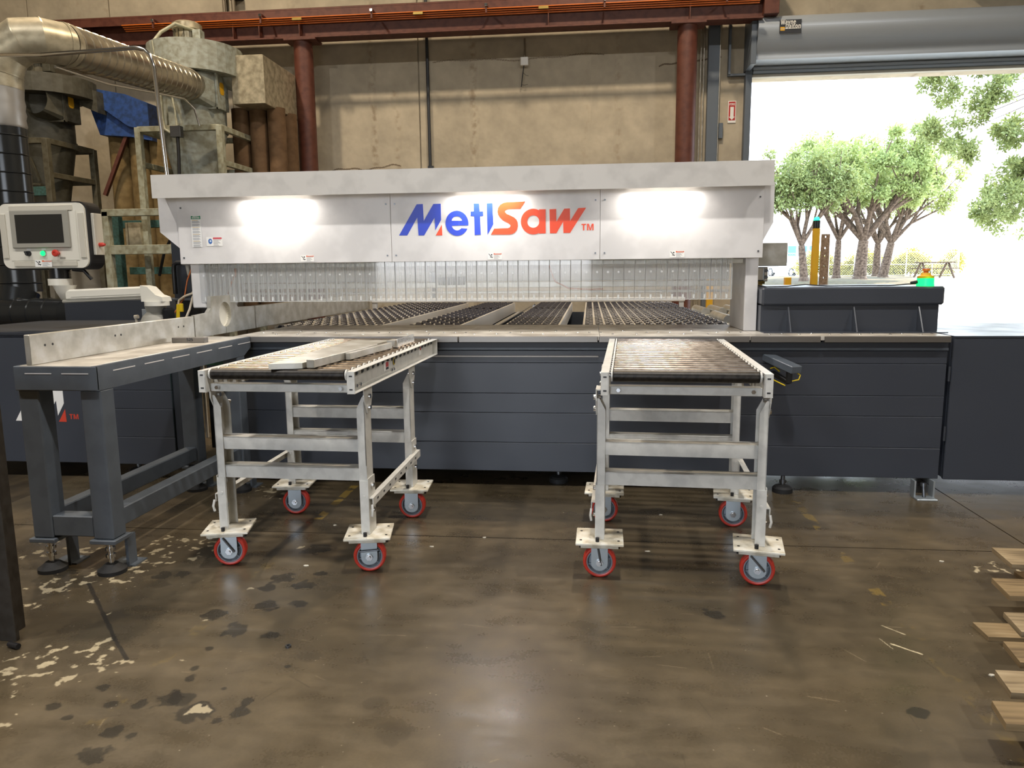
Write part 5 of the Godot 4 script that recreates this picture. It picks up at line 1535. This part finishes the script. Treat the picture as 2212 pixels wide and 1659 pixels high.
	for yy in [y + 3.30, y + 2.86]:
		if yy > 3.0:
			part("stand_rail", B().bb(x0, x1, yy - 0.04, yy + 0.03, zf2 - 0.035, zf2 + 0.035, 0.004), fm, t)
		part("stand_rail", B().bb(x1 - 0.03, x1 + 0.03, yy - 0.04, yy + 0.03, zb, zf2, 0.004), fm, t)
		part("stand_rail", B().bb(x0 - 0.03, x0 + 0.03, yy - 0.04, yy + 0.03, zb, zf2, 0.004), fm, t)
		part("stand_rail", B().bb(x0, x1, yy - 0.04, yy + 0.03, zb - 0.03, zb + 0.03, 0.004), fm, t)
	if olive:
		part("stand_rail", B().bb(x0, x1, y + 2.58, y + 2.70, zf2 - 0.03, zf2 + 0.03, 0.004), M.frame_teal, t)
		part("gate_handle", B().bar(V(c.x + 0.06, 2.7, c.z + 0.3), V(c.x + 0.0, 3.0, c.z + 0.36), 0.03, 0.02).cyl(V(c.x - 0.1, 2.66, c.z + 0.32), V(c.x + 0.1, 2.64, c.z + 0.32), 0.025, 0.025, 10), M.frame_olive, t)
	else:
		part("junction_box", B().bb(c.x + 0.0, c.x + 0.14, 3.17, 3.31, zf2 + 0.035, zf2 + 0.12, 0.004), M.bolt, t)
		part("box_cable", B().tube([V(c.x + 0.08, 3.17, zf2 + 0.08), V(c.x + 0.075, 2.9, zf2 + 0.08), V(c.x + 0.05, 2.5, zf2 + 0.08)], 0.022, 8), M.black, t)
		part("box_cable", B().tube([V(c.x + 0.0, 3.22, zf2 + 0.08), V(c.x - 0.1, 3.28, zf2 + 0.06), V(c.x - 0.14, 3.42, zf2 + 0.02), V(c.x - 0.14, 3.75, zf2 + 0.02)], 0.018, 8), M.frame_grey, t)
		part("box_cable", B().tube([V(c.x + 0.08, 3.31, zf2 + 0.08), V(c.x + 0.06, 3.5, zf2 + 0.06), V(c.x + 0.0, 3.68, zf2 + 0.0), V(c.x - 0.12, 3.78, zf2 - 0.0)], 0.014, 8), M.frame_grey, t)
		# lower bench frame under the cyclone
		var b := thing("bench_frame", "weathered grey-green steel bench frame beneath the grey cyclone", "frame", V(-5.9, 0, -9.3))
		for x in [-6.29, -5.0]:
			part("frame_post", B().bb(x - 0.045, x + 0.045, 0, 2.23, -9.35, -9.26, 0.004), M.frame_grey, b)
		part("frame_post", B().bb(-6.46, -6.36, 0, 2.2, -9.75, -9.65, 0.004), M.frame_teal, b)
		part("frame_post", B().bb(-5.72, -5.62, 0, 2.2, -9.95, -9.85, 0.004), M.frame_teal, b)
		part("frame_rail", B().bb(-6.33, -4.95, 2.17, 2.26, -9.35, -9.26, 0.004), M.frame_grey, b)
		part("frame_rail", B().bb(-6.25, -5.05, 1.68, 1.80, -9.34, -9.27, 0.004), M.frame_grey, b)
		part("frame_rail", B().bb(-6.4, -5.6, 1.42, 1.52, -9.95, -9.87, 0.004), M.frame_teal, b)
		part("frame_rail", B().bb(-6.42, -5.6, 2.05, 2.15, -9.85, -9.75, 0.004), M.frame_teal, b)
		part("electrical_box", B().bb(-6.1, -5.93, 1.80, 2.1, -9.6, -9.45, 0.004).bb(-6.14, -6.11, 1.80, 2.1, -9.6, -9.45, 0.003), M.galv, b)
		part("hose", B().tube([V(-5.8, 1.4, -9.6), V(-5.68, 1.7, -9.55), V(-5.5, 1.95, -9.5), V(-5.3, 2.08, -9.5), V(-5.1, 2.1, -9.5)], 0.02, 8), M.black, b)
		var ob := solo("workbench", B().bb(-7.6, -5.2, 1.06, 1.12, -9.0, -8.2, 0.004).bb(-7.5, -7.4, 0, 1.06, -8.95, -8.85).bb(-5.4, -5.3, 0, 1.06, -8.95, -8.85).bb(-7.5, -7.4, 0, 1.06, -8.35, -8.25).bb(-5.4, -5.3, 0, 1.06, -8.35, -8.25), M.black, "black cluttered workbench behind the operator pendant", "bench")
		solo("blue_bin", B().lathe([Vector2(0.0, 0.0), Vector2(0.28, 0.0), Vector2(0.33, 1.25), Vector2(0.30, 1.25), Vector2(0.26, 0.1)], V(-5.0, 0, -7.4), Basis(), 24), M.duct_blue, "blue drum standing behind the swing arm", "drum")
		solo("danger_sign", B().bb(-3.42, -3.2, 1.63, 1.72, -6.01, -6.0, 0.002).bb(-3.32, -3.30, 0, 1.63, -6.03, -6.01), M.sign_white, "white warning sign with a red headline on a stake behind the guard", "sign")
		var sg := inst("sign_headline", B().bb(-3.40, -3.22, 1.67, 1.705, -6.0, -5.998).make(), M.sign_red, get_node("danger_sign"))

func sqp(a: float, sq: Array) -> Vector3:
	# point on a rectangle's rim in the direction a
	var cx: float = (sq[0].x + sq[1].x) * 0.5
	var cy: float = (sq[0].y + sq[2].y) * 0.5
	var hw: float = (sq[1].x - sq[0].x) * 0.5
	var hh: float = (sq[2].y - sq[0].y) * 0.5
	var d := Vector2(cos(a), sin(a))
	var k := minf(hw / maxf(absf(d.x), 1e-4), hh / maxf(absf(d.y), 1e-4))
	return Vector3(cx + d.x * k, cy + d.y * k, sq[0].z)

# ---------------------------------------------------------------- runway beam, columns, door
func build_wall_things() -> void:
	var rb := thing("crane_runway_beam", "rust-red steel runway beam with orange conductor bars along the concrete wall", "beam", V(-2.0, 4.82, -11.2))
	var zc := -11.2
	part("web", B().bb(-9.5, 2.35, 4.84, 5.2, zc - 0.006, zc + 0.006), M.red_oxide, rb)
	part("flange", B().bb(-9.5, 2.35, 4.815, 4.84, zc - 0.12, zc + 0.12, 0.003), M.red_oxide, rb)
	part("flange", B().bb(-9.5, 2.35, 5.18, 5.205, zc - 0.17, zc + 0.17, 0.003).bb(-9.5, 2.35, 5.08, 5.18, zc + 0.15, zc + 0.17), M.red_oxide, rb)
	part("crane_rail", B().bb(-9.5, 2.3, 5.205, 5.26, zc - 0.025, zc + 0.025, 0.006), M.rail_steel, rb)
	part("end_stop", B().bb(2.35, 2.55, 4.86, 5.6, zc - 0.14, zc + 0.14, 0.004), M.red_oxide, rb)
	for x in [-7.5, -5.25, -4.85, -4.24, -0.6, 1.36]:
		part("stiffener", B().bb(x - 0.006, x + 0.006, 4.84, 5.18, zc, zc + 0.115), M.red_oxide, rb)
	# conductor bars on brackets
	for k in 4:
		part("conductor_bar", B().bb(-6.8, 2.25, 4.945 + k * 0.018, 4.957 + k * 0.018, zc + 0.30 + k * 0.03, zc + 0.32 + k * 0.03, 0.002), M.copper, rb)
	for k in 6:
		var x := -6.3 + k * 1.62
		var bk := part("conductor_bracket", B().bb(x - 0.012, x + 0.012, 5.05, 5.07, zc + 0.15, zc + 0.44).bb(x - 0.012, x + 0.012, 4.94, 5.06, zc + 0.42, zc + 0.44), M.red_oxide, rb)
		loc("hanger_clip", B().bb(x - 0.02, x + 0.02, 5.02, 5.06, zc + 0.43, zc + 0.46, 0.003), M.chrome, bk)
	for k in 4:
		var x := -5.9 + k * 1.75
		part("splice_cover", B().bb(x - 0.07, x + 0.07, 4.96, 5.0, zc + 0.415, zc + 0.43, 0.003), M.brass, rb)
	for x in [-4.235, 1.345]:
		var c := thing("pipe_column", "round rust-red steel column beside the pale cyclone plenum" if x < 0 else "round rust-red steel column next to the roll-up doorway", "column", V(x, 0, zc))
		part("shaft", B().cyl(V(x, 0.02, zc), V(x, 4.78, zc), 0.138, 0.138, 36), M.red_oxide, c)
		part("cap_plate", B().bb(x - 0.24, x + 0.24, 4.78, 4.815, zc - 0.15, zc + 0.15, 0.003), M.red_oxide, c)
		part("base_plate", B().bb(x - 0.25, x + 0.25, 0, 0.02, zc - 0.25, zc + 0.25, 0.003), M.red_oxide, c)
	# services on the wall
	var cd := solo("wall_conduit", B().cyl(V(-2.455, 0.0, -11.66), V(-2.49, 9.5, -11.66), 0.024, 0.024, 10).bb(-2.5, -2.42, 3.0, 3.04, -11.7, -11.64).bb(-2.52, -2.44, 6.3, 6.34, -11.7, -11.64), M.slate_dark, "dark vertical conduit beside the wall joint between the two columns", "conduit")
	var jb := thing("junction_box", "small pale square junction box with loose wires on the wall", "junction box", V(-0.99, 4.52, -11.66))
	loc("box", B().box(V(0, 0, 0), V(0.115, 0.12, 0.08), 0.008), M.sign_white, jb)
	loc("drop_conduit", B().tube([V(0, 0.06, 0), V(0.005, 0.2, 0.0), V(0.0, 0.33, 0.0)], 0.012, 8), M.rail_steel, jb)
	loc("loose_wire", B().tube([V(-0.01, -0.06, 0.01), V(-0.03, -0.2, 0.01), V(-0.045, -0.32, 0.015), V(-0.05, -0.36, 0.01)], 0.008, 6).tube([V(-0.02, -0.16, 0.01), V(0.02, -0.2, 0.02), V(0.06, -0.21, 0.02)], 0.003, 5).tube([V(-0.045, -0.33, 0.01), V(0.0, -0.34, 0.02), V(0.05, -0.33, 0.02)], 0.003, 5), M.black, jb)
	var uc := thing("wall_service_hanger", "dark bracket with cables fixed to the wall above the runway beam", "bracket", V(-5.45, 5.6, -11.6))
	loc("pipe", B().cyl(V(-0.15, -0.3, 0.02), V(-0.15, 0.8, 0.02), 0.025, 0.025, 10).cyl(V(0.0, -0.3, 0.02), V(0.0, 0.8, 0.02), 0.03, 0.03, 10), M.rail_steel, uc)
	loc("clamp", B().bb(-0.08, 0.12, -0.02, 0.08, -0.1, 0.08, 0.006).bb(-0.06, 0.1, 0.12, 0.2, -0.1, 0.06, 0.006), M.black, uc)
	# downpipe channel and conduits by the doorway
	var ch := thing("wall_channel", "tall grey steel channel with two thin conduits beside the rust-red column", "channel", V(1.75, 0, -11.62))
	part("channel", B().bb(1.70, 1.86, 0.0, 9.5, -11.70, -11.60, 0.004), M.door_dark, ch)
	part("conduit", B().cyl(V(1.645, 0, -11.66), V(1.645, 9.5, -11.66), 0.012, 0.012, 8), M.alu, ch)
	part("conduit", B().cyl(V(1.60, 0, -11.66), V(1.60, 9.5, -11.66), 0.012, 0.012, 8), M.alu, ch)
	part("edge_strip", B().bb(1.86, 1.868, 0, 9.5, -11.70, -11.59), M.alu, ch)
	solo("wall_switch", B().bb(1.885, 1.945, 3.33, 3.55, -11.7, -11.64, 0.004), M.door_dark, "small dark switch box on the wall below the fire arrow sign", "switch")
	var fs := thing("fire_arrow_sign", "narrow red and white fire extinguisher sign with a downward arrow on the wall", "sign", V(2.075, 3.71, -11.69))
	loc("plate", B().box(V(0, 0, 0), V(0.115, 0.31, 0.006)), M.sign_white, fs)
	var rp := loc("red_field", B().box(V(0, 0.012, 0.004), V(0.095, 0.265, 0.002)), M.sign_red, fs)
	loc("arrow", B().prism(PackedVector2Array([Vector2(-0.025, 0.07), Vector2(0.025, 0.07), Vector2(0.025, -0.07), Vector2(0.042, -0.07), Vector2(0, -0.115), Vector2(-0.042, -0.07), Vector2(-0.025, -0.07)]), 0.005, 0.007), M.sign_white, rp)
	text(rp, "FIRE", 0.03, V(0, 0.082, 0.006), M.sign_white, true, 0.075)
	# roll-up door
	var d := Node3D.new()
	d.name = "door_1"
	d.set_meta("kind", "structure")
	d.set_meta("label", "grey roll-up steel door rolled into its hood above the bright doorway")
	add_child(d)
	var prof := PackedVector2Array([Vector2(-11.69, 4.32), Vector2(-11.69, 4.93)])
	var key := [Vector2(-11.40, 4.91), Vector2(-11.22, 4.87), Vector2(-11.14, 4.78), Vector2(-11.13, 4.67), Vector2(-11.17, 4.56), Vector2(-11.25, 4.46), Vector2(-11.295, 4.40), Vector2(-11.30, 4.35)]
	for k in key.size() - 1:
		for j in 6:
			prof.append(key[k].cubic_interpolate(key[k + 1], key[maxi(k - 1, 0)], key[mini(k + 2, key.size() - 1)], j / 6.0))
	prof.append_array([Vector2(-11.30, 4.345), Vector2(-11.275, 4.34), Vector2(-11.275, 4.32)])
	var zyx := Transform3D(Basis(V(0, 0, 1), V(0, 1, 0), V(1, 0, 0)), Vector3.ZERO)
	struct("hood", B().prism(prof, 2.30, 7.15, zyx), M.door_grey, d)
	struct("hood_end_bracket", B().bb(2.22, 2.295, 4.25, 4.92, -11.69, -11.2, 0.004), M.door_dark, d)
	for k in 3:
		struct("slat", B().bb(2.34, 7.2, 4.21 + k * 0.055, 4.262 + k * 0.055, -11.66 + 0.0, -11.62, 0.01), M.door_grey, d)
	struct("bottom_bar", B().bb(2.33, 7.2, 4.165, 4.205, -11.69, -11.6, 0.004), M.hmi_bezel, d)
	for x in [2.235, 7.2]:
		struct("guide_rail", B().bb(x, x + 0.09, 0.0, 4.3, -11.70, -11.58, 0.004), M.door_dark, d)
	struct("guide_angle", B().bb(1.99, 2.02, 4.22, 4.98, -11.69, -11.60).bb(1.99, 2.25, 4.20, 4.23, -11.69, -11.62), M.door_dark, d)
	var sg := thing("door_maker_sign", "small black maker's plate with white name and gold stripe on the door hood", "sign", V(2.72, 4.70, -11.12))
	var pl := loc("plate", B().box(V(0, 0, 0.0), V(0.29, 0.175, 0.006), 0.0), M.sign_black, sg)
	text(pl, "Wayne", 0.062, V(-0.03, 0.005, 0.004), M.sign_white, true, 0.2)
	text(pl, "Dalton", 0.062, V(0.035, -0.05, 0.004), M.sign_white, true, 0.2)
	for k in 2:
		loc("stripe", B().box(V(-0.105, -0.015 - k * 0.028, 0.004), V(0.06, 0.02, 0.002)), M.yellow, pl)
	loc("stripe", B().box(V(0.0, -0.029, 0.0045), V(0.27, 0.005, 0.002)), M.sign_white, pl)
	solo("ceiling_duct_end", B().bb(5.0, 6.4, 5.36, 5.6, -11.5, -11.2, 0.006), M.door_dark, "dark steel bracket fixed high above the roll-up door hood", "bracket")

# ---------------------------------------------------------------- pallet and near corner
func build_pallet() -> void:
	var t := thing("wooden_pallet", "wooden pallet of rough deck boards on dark red stringers lying on the floor", "pallet", V(2.0, 0, -2.7))
	var bs := [[1.83, -3.43, 0.20], [1.65, -3.075, 0.17], [1.53, -2.755, 0.155], [1.41, -2.525, 0.14], [1.285, -2.33, 0.13], [1.185, -2.15, 0.115]]
	var k := 0
	for e in bs:
		var w: float = e[2]
		var x: float = e[0]
		var z: float = e[1]
		var pl := PackedVector2Array([Vector2(x, -z), Vector2(x - 0.02, -(z + w)), Vector2(x + 1.3, -(z + w + 0.02)), Vector2(x + 1.3, -(z + 0.02))])
		part("deck_board", B().prism(pl, 0.119, 0.14, Transform3D(Basis(V(1, 0, 0), V(0, 0, -1), V(0, 1, 0)), Vector3.ZERO)), M.wood if k % 2 == 0 else M.wood_grey, t)
		k += 1
	for off in [0.20, 0.72, 1.22]:
		part("stringer", B().bar(V(1.83 + off, 0.069, -3.43), V(1.18 + off, 0.069, -2.04), 0.045, 0.10, 0.002), M.wood_red, t)
	for e in [[1.49, -2.86], [1.93, -3.4], [1.42, -2.2]]:
		part("bottom_board", B().bb(e[0] + 0.02, e[0] + 1.3, 0.0, 0.019, e[1] - 0.06, e[1] + 0.06, 0.001), M.wood_grey, t)
	# corner of a steel rack beside the photographer
	var r := thing("steel_rack_leg", "dark worn steel rack upright with a brown board behind it", "rack", V(-2.3, 0, -2.5))
	part("upright", B().bb(-2.27, -2.205, 0.0, 1.6, -2.50, -2.48, 0.002).bb(-2.275, -2.262, 0.0, 1.6, -2.60, -2.48, 0.002), M.worn_steel, r)
	part("board", B().bb(-3.0, -2.275, 0.0, 1.1, -2.47, -2.44, 0.002), M.crate_board, r)
	part("toe_bolt", B().cyl(V(-2.2, 0.012, -2.44), V(-2.15, 0.012, -2.425), 0.011, 0.011, 8), M.black, r)

func build_small() -> void:
	rng.seed = 9
	solo("loose_nut", B().lathe([Vector2(0.006, 0), Vector2(0.012, 0), Vector2(0.012, 0.008), Vector2(0.006, 0.008), Vector2(0.006, 0)], V(-1.13, 0, -2.53), Basis(), 6), M.bolt, "small steel nut lying loose on the open floor", "nut")
	var chips := [[-2.02, -3.62], [-1.42, -3.88], [-1.36, -3.3], [0.3, -3.62], [0.42, -4.2], [1.7, -3.6], [-0.55, -3.75], [1.4, -2.55], [0.1, -1.9], [-1.9, -3.9], [-1.0, -4.3], [-0.8, -3.6], [1.55, -2.75]]
	var k := 0
	for c in chips:
		var pts := PackedVector2Array()
		for i in 6:
			var a := TAU * i / 6.0
			var rr := rng.randf_range(0.004, 0.010)
			pts.append(Vector2(cos(a) * rr * 1.5, sin(a) * rr))
		solo("paint_flake", B().prism(pts, 0.0, 0.003, Transform3D(Basis(V(1, 0, 0), V(0, 0, -1), V(0, 1, 0)), V(c[0], 0.0, c[1]))), M.plate_paint, "tiny pale flake lying on the concrete floor", "debris", "pale flakes on the floor")
		k += 1

# ---------------------------------------------------------------- the yard
func limb(b: Bld, a: Vector3, c: Vector3, r0: float, r1: float) -> void:
	b.cyl(a, c, r0, r1, 10, false, false)

func tree(label: String, base: Vector3, h: float, spread: float, lean: Vector3, seed_: int, leafm: Material, girth: float, clumps: int, blobs_in := []) -> void:
	var r := RandomNumberGenerator.new()
	r.seed = seed_
	var t := thing("shade_tree", label, "tree", base, "shade trees on the lawn")
	var tr := B()
	var fork := Vector3(lean.x * 0.25, h * 0.26, lean.z * 0.25)
	limb(tr, V(0, -0.1, 0), V(0, 0.12, 0), girth * 1.6, girth * 1.08)
	limb(tr, V(0, 0.12, 0), fork, girth * 1.08, girth * 0.82)
	var blobs: Array = []
	var nb := 8
	for k in nb:
		var a := TAU * k / nb + r.randf_range(-0.3, 0.3)
		var p1 := fork + V(cos(a) * spread * 0.25, h * 0.14 + r.randf_range(0, 0.3), sin(a) * spread * 0.12)
		limb(tr, fork, p1, girth * 0.55, girth * 0.36)
		for j in 3:
			var a2 := a + r.randf_range(-0.7, 0.7)
			var p2 := p1 + V(cos(a2) * spread * r.randf_range(0.2, 0.5), h * r.randf_range(0.10, 0.34), sin(a2) * spread * 0.15)
			limb(tr, p1, p2, girth * 0.33, girth * 0.12)
			for i in 4:
				var p3 := p2 + V(r.randf_range(-1, 1) * spread * 0.3, r.randf_range(-0.04, 0.22) * h, r.randf_range(-1, 1) * spread * 0.12)
				limb(tr, p2, p3, girth * 0.12, 0.015)
				blobs.append([p3, r.randf_range(0.16, 0.42)])
			blobs.append([p2, r.randf_range(0.2, 0.35)])
	loc("trunk", tr, M.bark, t)
	foliage(t, blobs, clumps, r, leafm, 0.16)

var clump_mesh: ArrayMesh

func foliage(t: Node3D, blobs: Array, count: int, r: RandomNumberGenerator, m: Material, size: float) -> void:
	if clump_mesh == null:
		# a twig end: eight pointed leaves, each folded along its rib
		var b := B()
		var q := RandomNumberGenerator.new()
		q.seed = 3
		for k in 9:
			var d := V(q.randf_range(-1, 1), q.randf_range(-0.7, 0.8), q.randf_range(-1, 1)).normalized()
			var side := d.cross(V(q.randf_range(-1, 1), 1, q.randf_range(-1, 1))).normalized()
			var up := side.cross(d).normalized()
			var o := d * q.randf_range(0.1, 0.9)
			var l := q.randf_range(0.55, 0.9)
			var tip := o + d * l
			var mid := o + d * l * 0.45
			for s in [-1.0, 1.0]:
				var e: Vector3 = mid + side * s * l * 0.26 + up * 0.06
				b.ot(o, e, tip, up)
		clump_mesh = b.make()
	var mm := MultiMesh.new()
	mm.transform_format = MultiMesh.TRANSFORM_3D
	mm.mesh = clump_mesh
	mm.instance_count = count
	for i in count:
		var bl: Array = blobs[r.randi() % blobs.size()]
		var d := V(r.randf_range(-1, 1), r.randf_range(-0.75, 0.75), r.randf_range(-1, 1))
		while d.length() > 1.0:
			d = V(r.randf_range(-1, 1), r.randf_range(-0.75, 0.75), r.randf_range(-1, 1))
		var s := size * r.randf_range(0.7, 1.3)
		var bs := Basis.from_euler(V(r.randf_range(0, TAU), r.randf_range(0, TAU), r.randf_range(0, TAU))).scaled(V(s, s, s))
		mm.set_instance_transform(i, Transform3D(bs, bl[0] + d * bl[1]))
	var o := MultiMeshInstance3D.new()
	o.name = "foliage"
	o.multimesh = mm
	o.material_override = m
	o.set_meta("kind", "stuff")
	t.add_child(o, true)

func car(label: String, at: Vector3, turn: float, m: Material) -> void:
	var t := thing("parked_car", label, "car", at)
	t.rotation.y = turn
	var xf := Transform3D(Basis(V(0, 0, 1), V(0, 1, 0), V(1, 0, 0)), Vector3.ZERO)
	loc("body", B().prism(PackedVector2Array([Vector2(-2.2, 0.3), Vector2(2.2, 0.3), Vector2(2.25, 0.6), Vector2(2.1, 0.86), Vector2(1.15, 0.98), Vector2(-1.6, 1.0), Vector2(-2.15, 0.95), Vector2(-2.25, 0.6)]), -0.88, 0.88, xf), m, t)
	loc("roof", B().prism(PackedVector2Array([Vector2(0.42, 1.42), Vector2(-1.15, 1.46), Vector2(-1.75, 1.02), Vector2(-1.62, 1.0), Vector2(-1.1, 1.38), Vector2(0.38, 1.36), Vector2(1.05, 0.97), Vector2(1.18, 0.98)]), -0.7, 0.7, xf), m, t)
	loc("windows", B().prism(PackedVector2Array([Vector2(0.36, 1.36), Vector2(-1.08, 1.38), Vector2(-1.6, 1.0), Vector2(1.03, 0.98)]), -0.68, 0.68, xf), M.car_glass, t)
	for z in [1.35, -1.35]:
		for x in [-0.8, 0.8]:
			var w := loc("wheel", B().cyl(V(x - 0.1, 0.32, z), V(x + 0.1, 0.32, z), 0.32, 0.32, 18), M.rubber, t)
			loc("rim", B().cyl(V(x - 0.105, 0.32, z), V(x + 0.105, 0.32, z), 0.2, 0.2, 14), M.alu, w)
	for x in [-0.62, 0.62]:
		loc("headlight", B().box(V(x, 0.68, 2.18), V(0.34, 0.13, 0.1), 0.02), M.sign_white, t)
	loc("grille", B().box(V(0, 0.52, 2.2), V(0.9, 0.16, 0.1), 0.02), M.black, t)

func build_outside() -> void:
	struct("yard_pavement", B().bb(-60, 90, -0.3, -0.03, -160, -11.96), M.asphalt)
	# lawn rising behind the kerb
	var lw := B()
	var nx := 24
	var nz := 17
	for i in nx:
		for j in nz:
			var q := []
			for e in [[0, 0], [1, 0], [1, 1], [0, 1]]:
				var x: float = lerpf(2.0, 0.415 * (22.0 + (j + e[1]) * 1.6), float(i + e[0]) / nx)
				var z: float = -22.0 - (j + e[1]) * 1.6
				if i + e[0] == nx:
					x += sin((j + e[1]) * 1.7) * 0.3
				var u := clampf((-22.0 - z) / 9.0, 0, 1)
				q.append(V(x, -0.02 + 0.98 * u * u * (3 - 2 * u) + 0.03 * sin(x * 2.1 + z), z))
			lw.oq(q[0], q[1], q[2], q[3], Vector3.UP)
	struct("lawn", lw, M.lawn)
	tree("slender shade tree with a forked trunk, standing before the parked cars", V(8.53, 0.97, -31), 5.3, 2.0, V(-0.6, 0, 0), 21, M.leaf_deep, 0.15, 1700)
	tree("broad shade tree with the thickest trunk on the lawn", V(11.70, 0.95, -34), 6.4, 3.5, V(0.3, 0, 0), 22, M.leaf, 0.25, 4000)
	tree("shade tree with a leaning trunk on the open side of the broad one", V(15.28, 0.93, -41), 6.9, 3.5, V(1.2, 0, 0), 23, M.leaf_pale, 0.22, 3000)
	tree("thin-trunked shade tree between the slender and the broad tree", V(11.82, 0.99, -37.5), 6.8, 2.6, V(0.1, 0, 0), 24, M.leaf, 0.16, 2000)
	tree("pale shade tree with a straight trunk behind the broad tree", V(16.2, 0.97, -44.5), 7.0, 2.8, V(0.0, 0, 0), 25, M.leaf_pale, 0.2, 1800)
	# tree beside the doorway whose branches hang into view
	var r := RandomNumberGenerator.new()
	r.seed = 40
	var t := thing("overhanging_tree", "large tree close to the doorway with drooping leafy branches", "tree", V(13.2, -0.03, -19.0))
	var tr := B()
	limb(tr, V(0, 0, 0), V(0.1, 3.2, 0), 0.34, 0.26)
	limb(tr, V(0.1, 3.2, 0), V(0.2, 7.5, 0), 0.26, 0.14)
	var bl: Array = []
	var sp := [[7.75, 5.75, 0.25], [8.1, 5.95, 0.35], [8.25, 5.5, 0.3], [8.15, 4.55, 0.3], [8.45, 4.45, 0.35], [7.95, 4.6, 0.2], [9.0, 5.8, 0.4], [9.2, 5.3, 0.35], [8.95, 5.0, 0.3], [9.5, 5.6, 0.4], [9.75, 4.6, 0.3], [9.5, 4.4, 0.25], [10.0, 4.0, 0.5], [9.9, 3.5, 0.45], [9.7, 3.1, 0.5], [9.45, 2.9, 0.4], [9.6, 2.55, 0.35], [9.9, 2.9, 0.5], [10.2, 4.6, 0.5], [10.4, 3.6, 0.6], [10.5, 5.6, 0.7], [8.6, 6.4, 0.4], [9.8, 6.4, 0.6], [9.25, 2.75, 0.25], [10.0, 3.2, 0.6], [9.6, 3.6, 0.45], [10.3, 2.7, 0.5], [8.75, 4.1, 0.15], [10.8, 3.0, 0.6]]
	for e in sp:
		var p := V(e[0] - 13.2, e[1] + 0.03, r.randf_range(-0.4, 0.4))
		for j in 7:
			var dv: Vector3 = V(r.randf_range(-1, 1), r.randf_range(-1, 0.8), r.randf_range(-1, 1)) * e[2]
			bl.append([p + dv, r.randf_range(0.07, 0.2)])
		var o := V(0.15, clampf(e[1] + 1.2, 3.5, 7.2), 0)
		var mid := o.lerp(p, 0.6) + V(0, 0.35, 0)
		limb(tr, o, mid, 0.03, 0.014)
		limb(tr, mid, p, 0.014, 0.004)
	loc("trunk", tr, M.bark, t)
	foliage(t, bl, 3000, r, M.leaf_deep, 0.105)
	# hedge, fence, cars and the building across the lot
	var hg := thing("yellow_hedge", "yellow-green hedge behind the lawn trees", "hedge", V(18.0, 0.9, -50.5))
	var hb: Array = []
	for k in 16:
		hb.append([V(-4.0 + k * 0.6, 0.6 + 0.5 * sin(k * 1.3), 0), 0.7])
	foliage(hg, hb, 2500, r, M.leaf_yellow, 0.2)
	loc("stems", B().cyl(V(-2.5, 0, 0), V(-2.5, 1.0, 0), 0.06, 0.03).cyl(V(0, 0, 0), V(0, 1.1, 0), 0.06, 0.03).cyl(V(2.5, 0, 0), V(2.5, 1.0, 0), 0.06, 0.03).cyl(V(4.5, 0, 0), V(4.5, 1.0, 0), 0.06, 0.03), M.bark, hg)
	var fn := thing("chain_link_fence", "pale chain-link fence with round posts behind the lawn trees", "fence", V(15, 0.95, -47.5))
	for k in 9:
		part("fence_post", B().cyl(V(10.0 + k * 1.5, 0.9, -47.5), V(10.0 + k * 1.5, 2.5, -47.5), 0.03, 0.03, 8), M.fence_white, fn)
	for y in [2.38, 1.65, 1.0]:
		part("fence_rail", B().cyl(V(10.0, y, -47.5), V(22.0, y, -47.5), 0.018, 0.018, 6), M.fence_white, fn)
	var wires := B()
	for k in 80:
		var x := 10.0 + k * 0.15
		wires.bar(V(x, 1.0, -47.5), V(minf(x + 1.38, 22.0), 2.38, -47.5), 0.006, 0.006)
		wires.bar(V(x, 2.38, -47.5), V(minf(x + 1.38, 22.0), 1.0, -47.5), 0.006, 0.006)
	var wm := part("chain_link", wires, M.fence_white, fn)
	wm.set_meta("kind", "stuff")
	# raised lot behind the fence
	struct("parking_lot", B().bb(-10, 40, -0.02, 0.9, -110, -49.6), M.asphalt)
	car("white parked car nearest the saw guard, seen past the slender tree", V(14.3, 0.9, -55), 0.3, M.car_white)
	car("pale blue parked car showing behind the yellow column", V(17.9, 0.9, -57), -0.25, M.car_blue)
	car("white parked car between the tree trunks by the fence", V(20.9, 0.9, -56), 0.1, M.car_white)
	var bd := thing("office_building", "white office building with blue-tinted windows across the lot", "building", V(14, 0.9, -75))
	part("wall", B().bb(4, 21.2, 0.9, 9.5, -85, -75), M.far_white, bd)
	for k in 4:
		var x := 18.4 + k * 1.0
		var w := part("window", B().bb(x - 0.42, x + 0.42, 2.2, 3.7, -75, -74.95), M.far_white, bd)
		loc("pane", B().bb(x - 0.38, x + 0.38, 2.26, 3.64, -74.96, -74.93), M.far_blue, w)
	var pt := thing("picnic_table", "wooden picnic table on the sunny edge of the lawn", "table", V(16.5, 0.95, -38))
	loc("table_top", B().bb(-0.8, 0.8, 0.7, 0.75, -0.35, 0.35), M.bark, pt)
	loc("bench_seat", B().bb(-0.8, 0.8, 0.42, 0.46, 0.55, 0.8), M.bark, pt)
	loc("bench_seat", B().bb(-0.8, 0.8, 0.42, 0.46, -0.8, -0.55), M.bark, pt)
	for x in [-0.6, 0.6]:
		loc("leg", B().bar(V(x, 0, 0.75), V(x, 0.7, 0.1), 0.06, 0.08).bar(V(x, 0, -0.75), V(x, 0.7, -0.1), 0.06, 0.08), M.bark, pt)
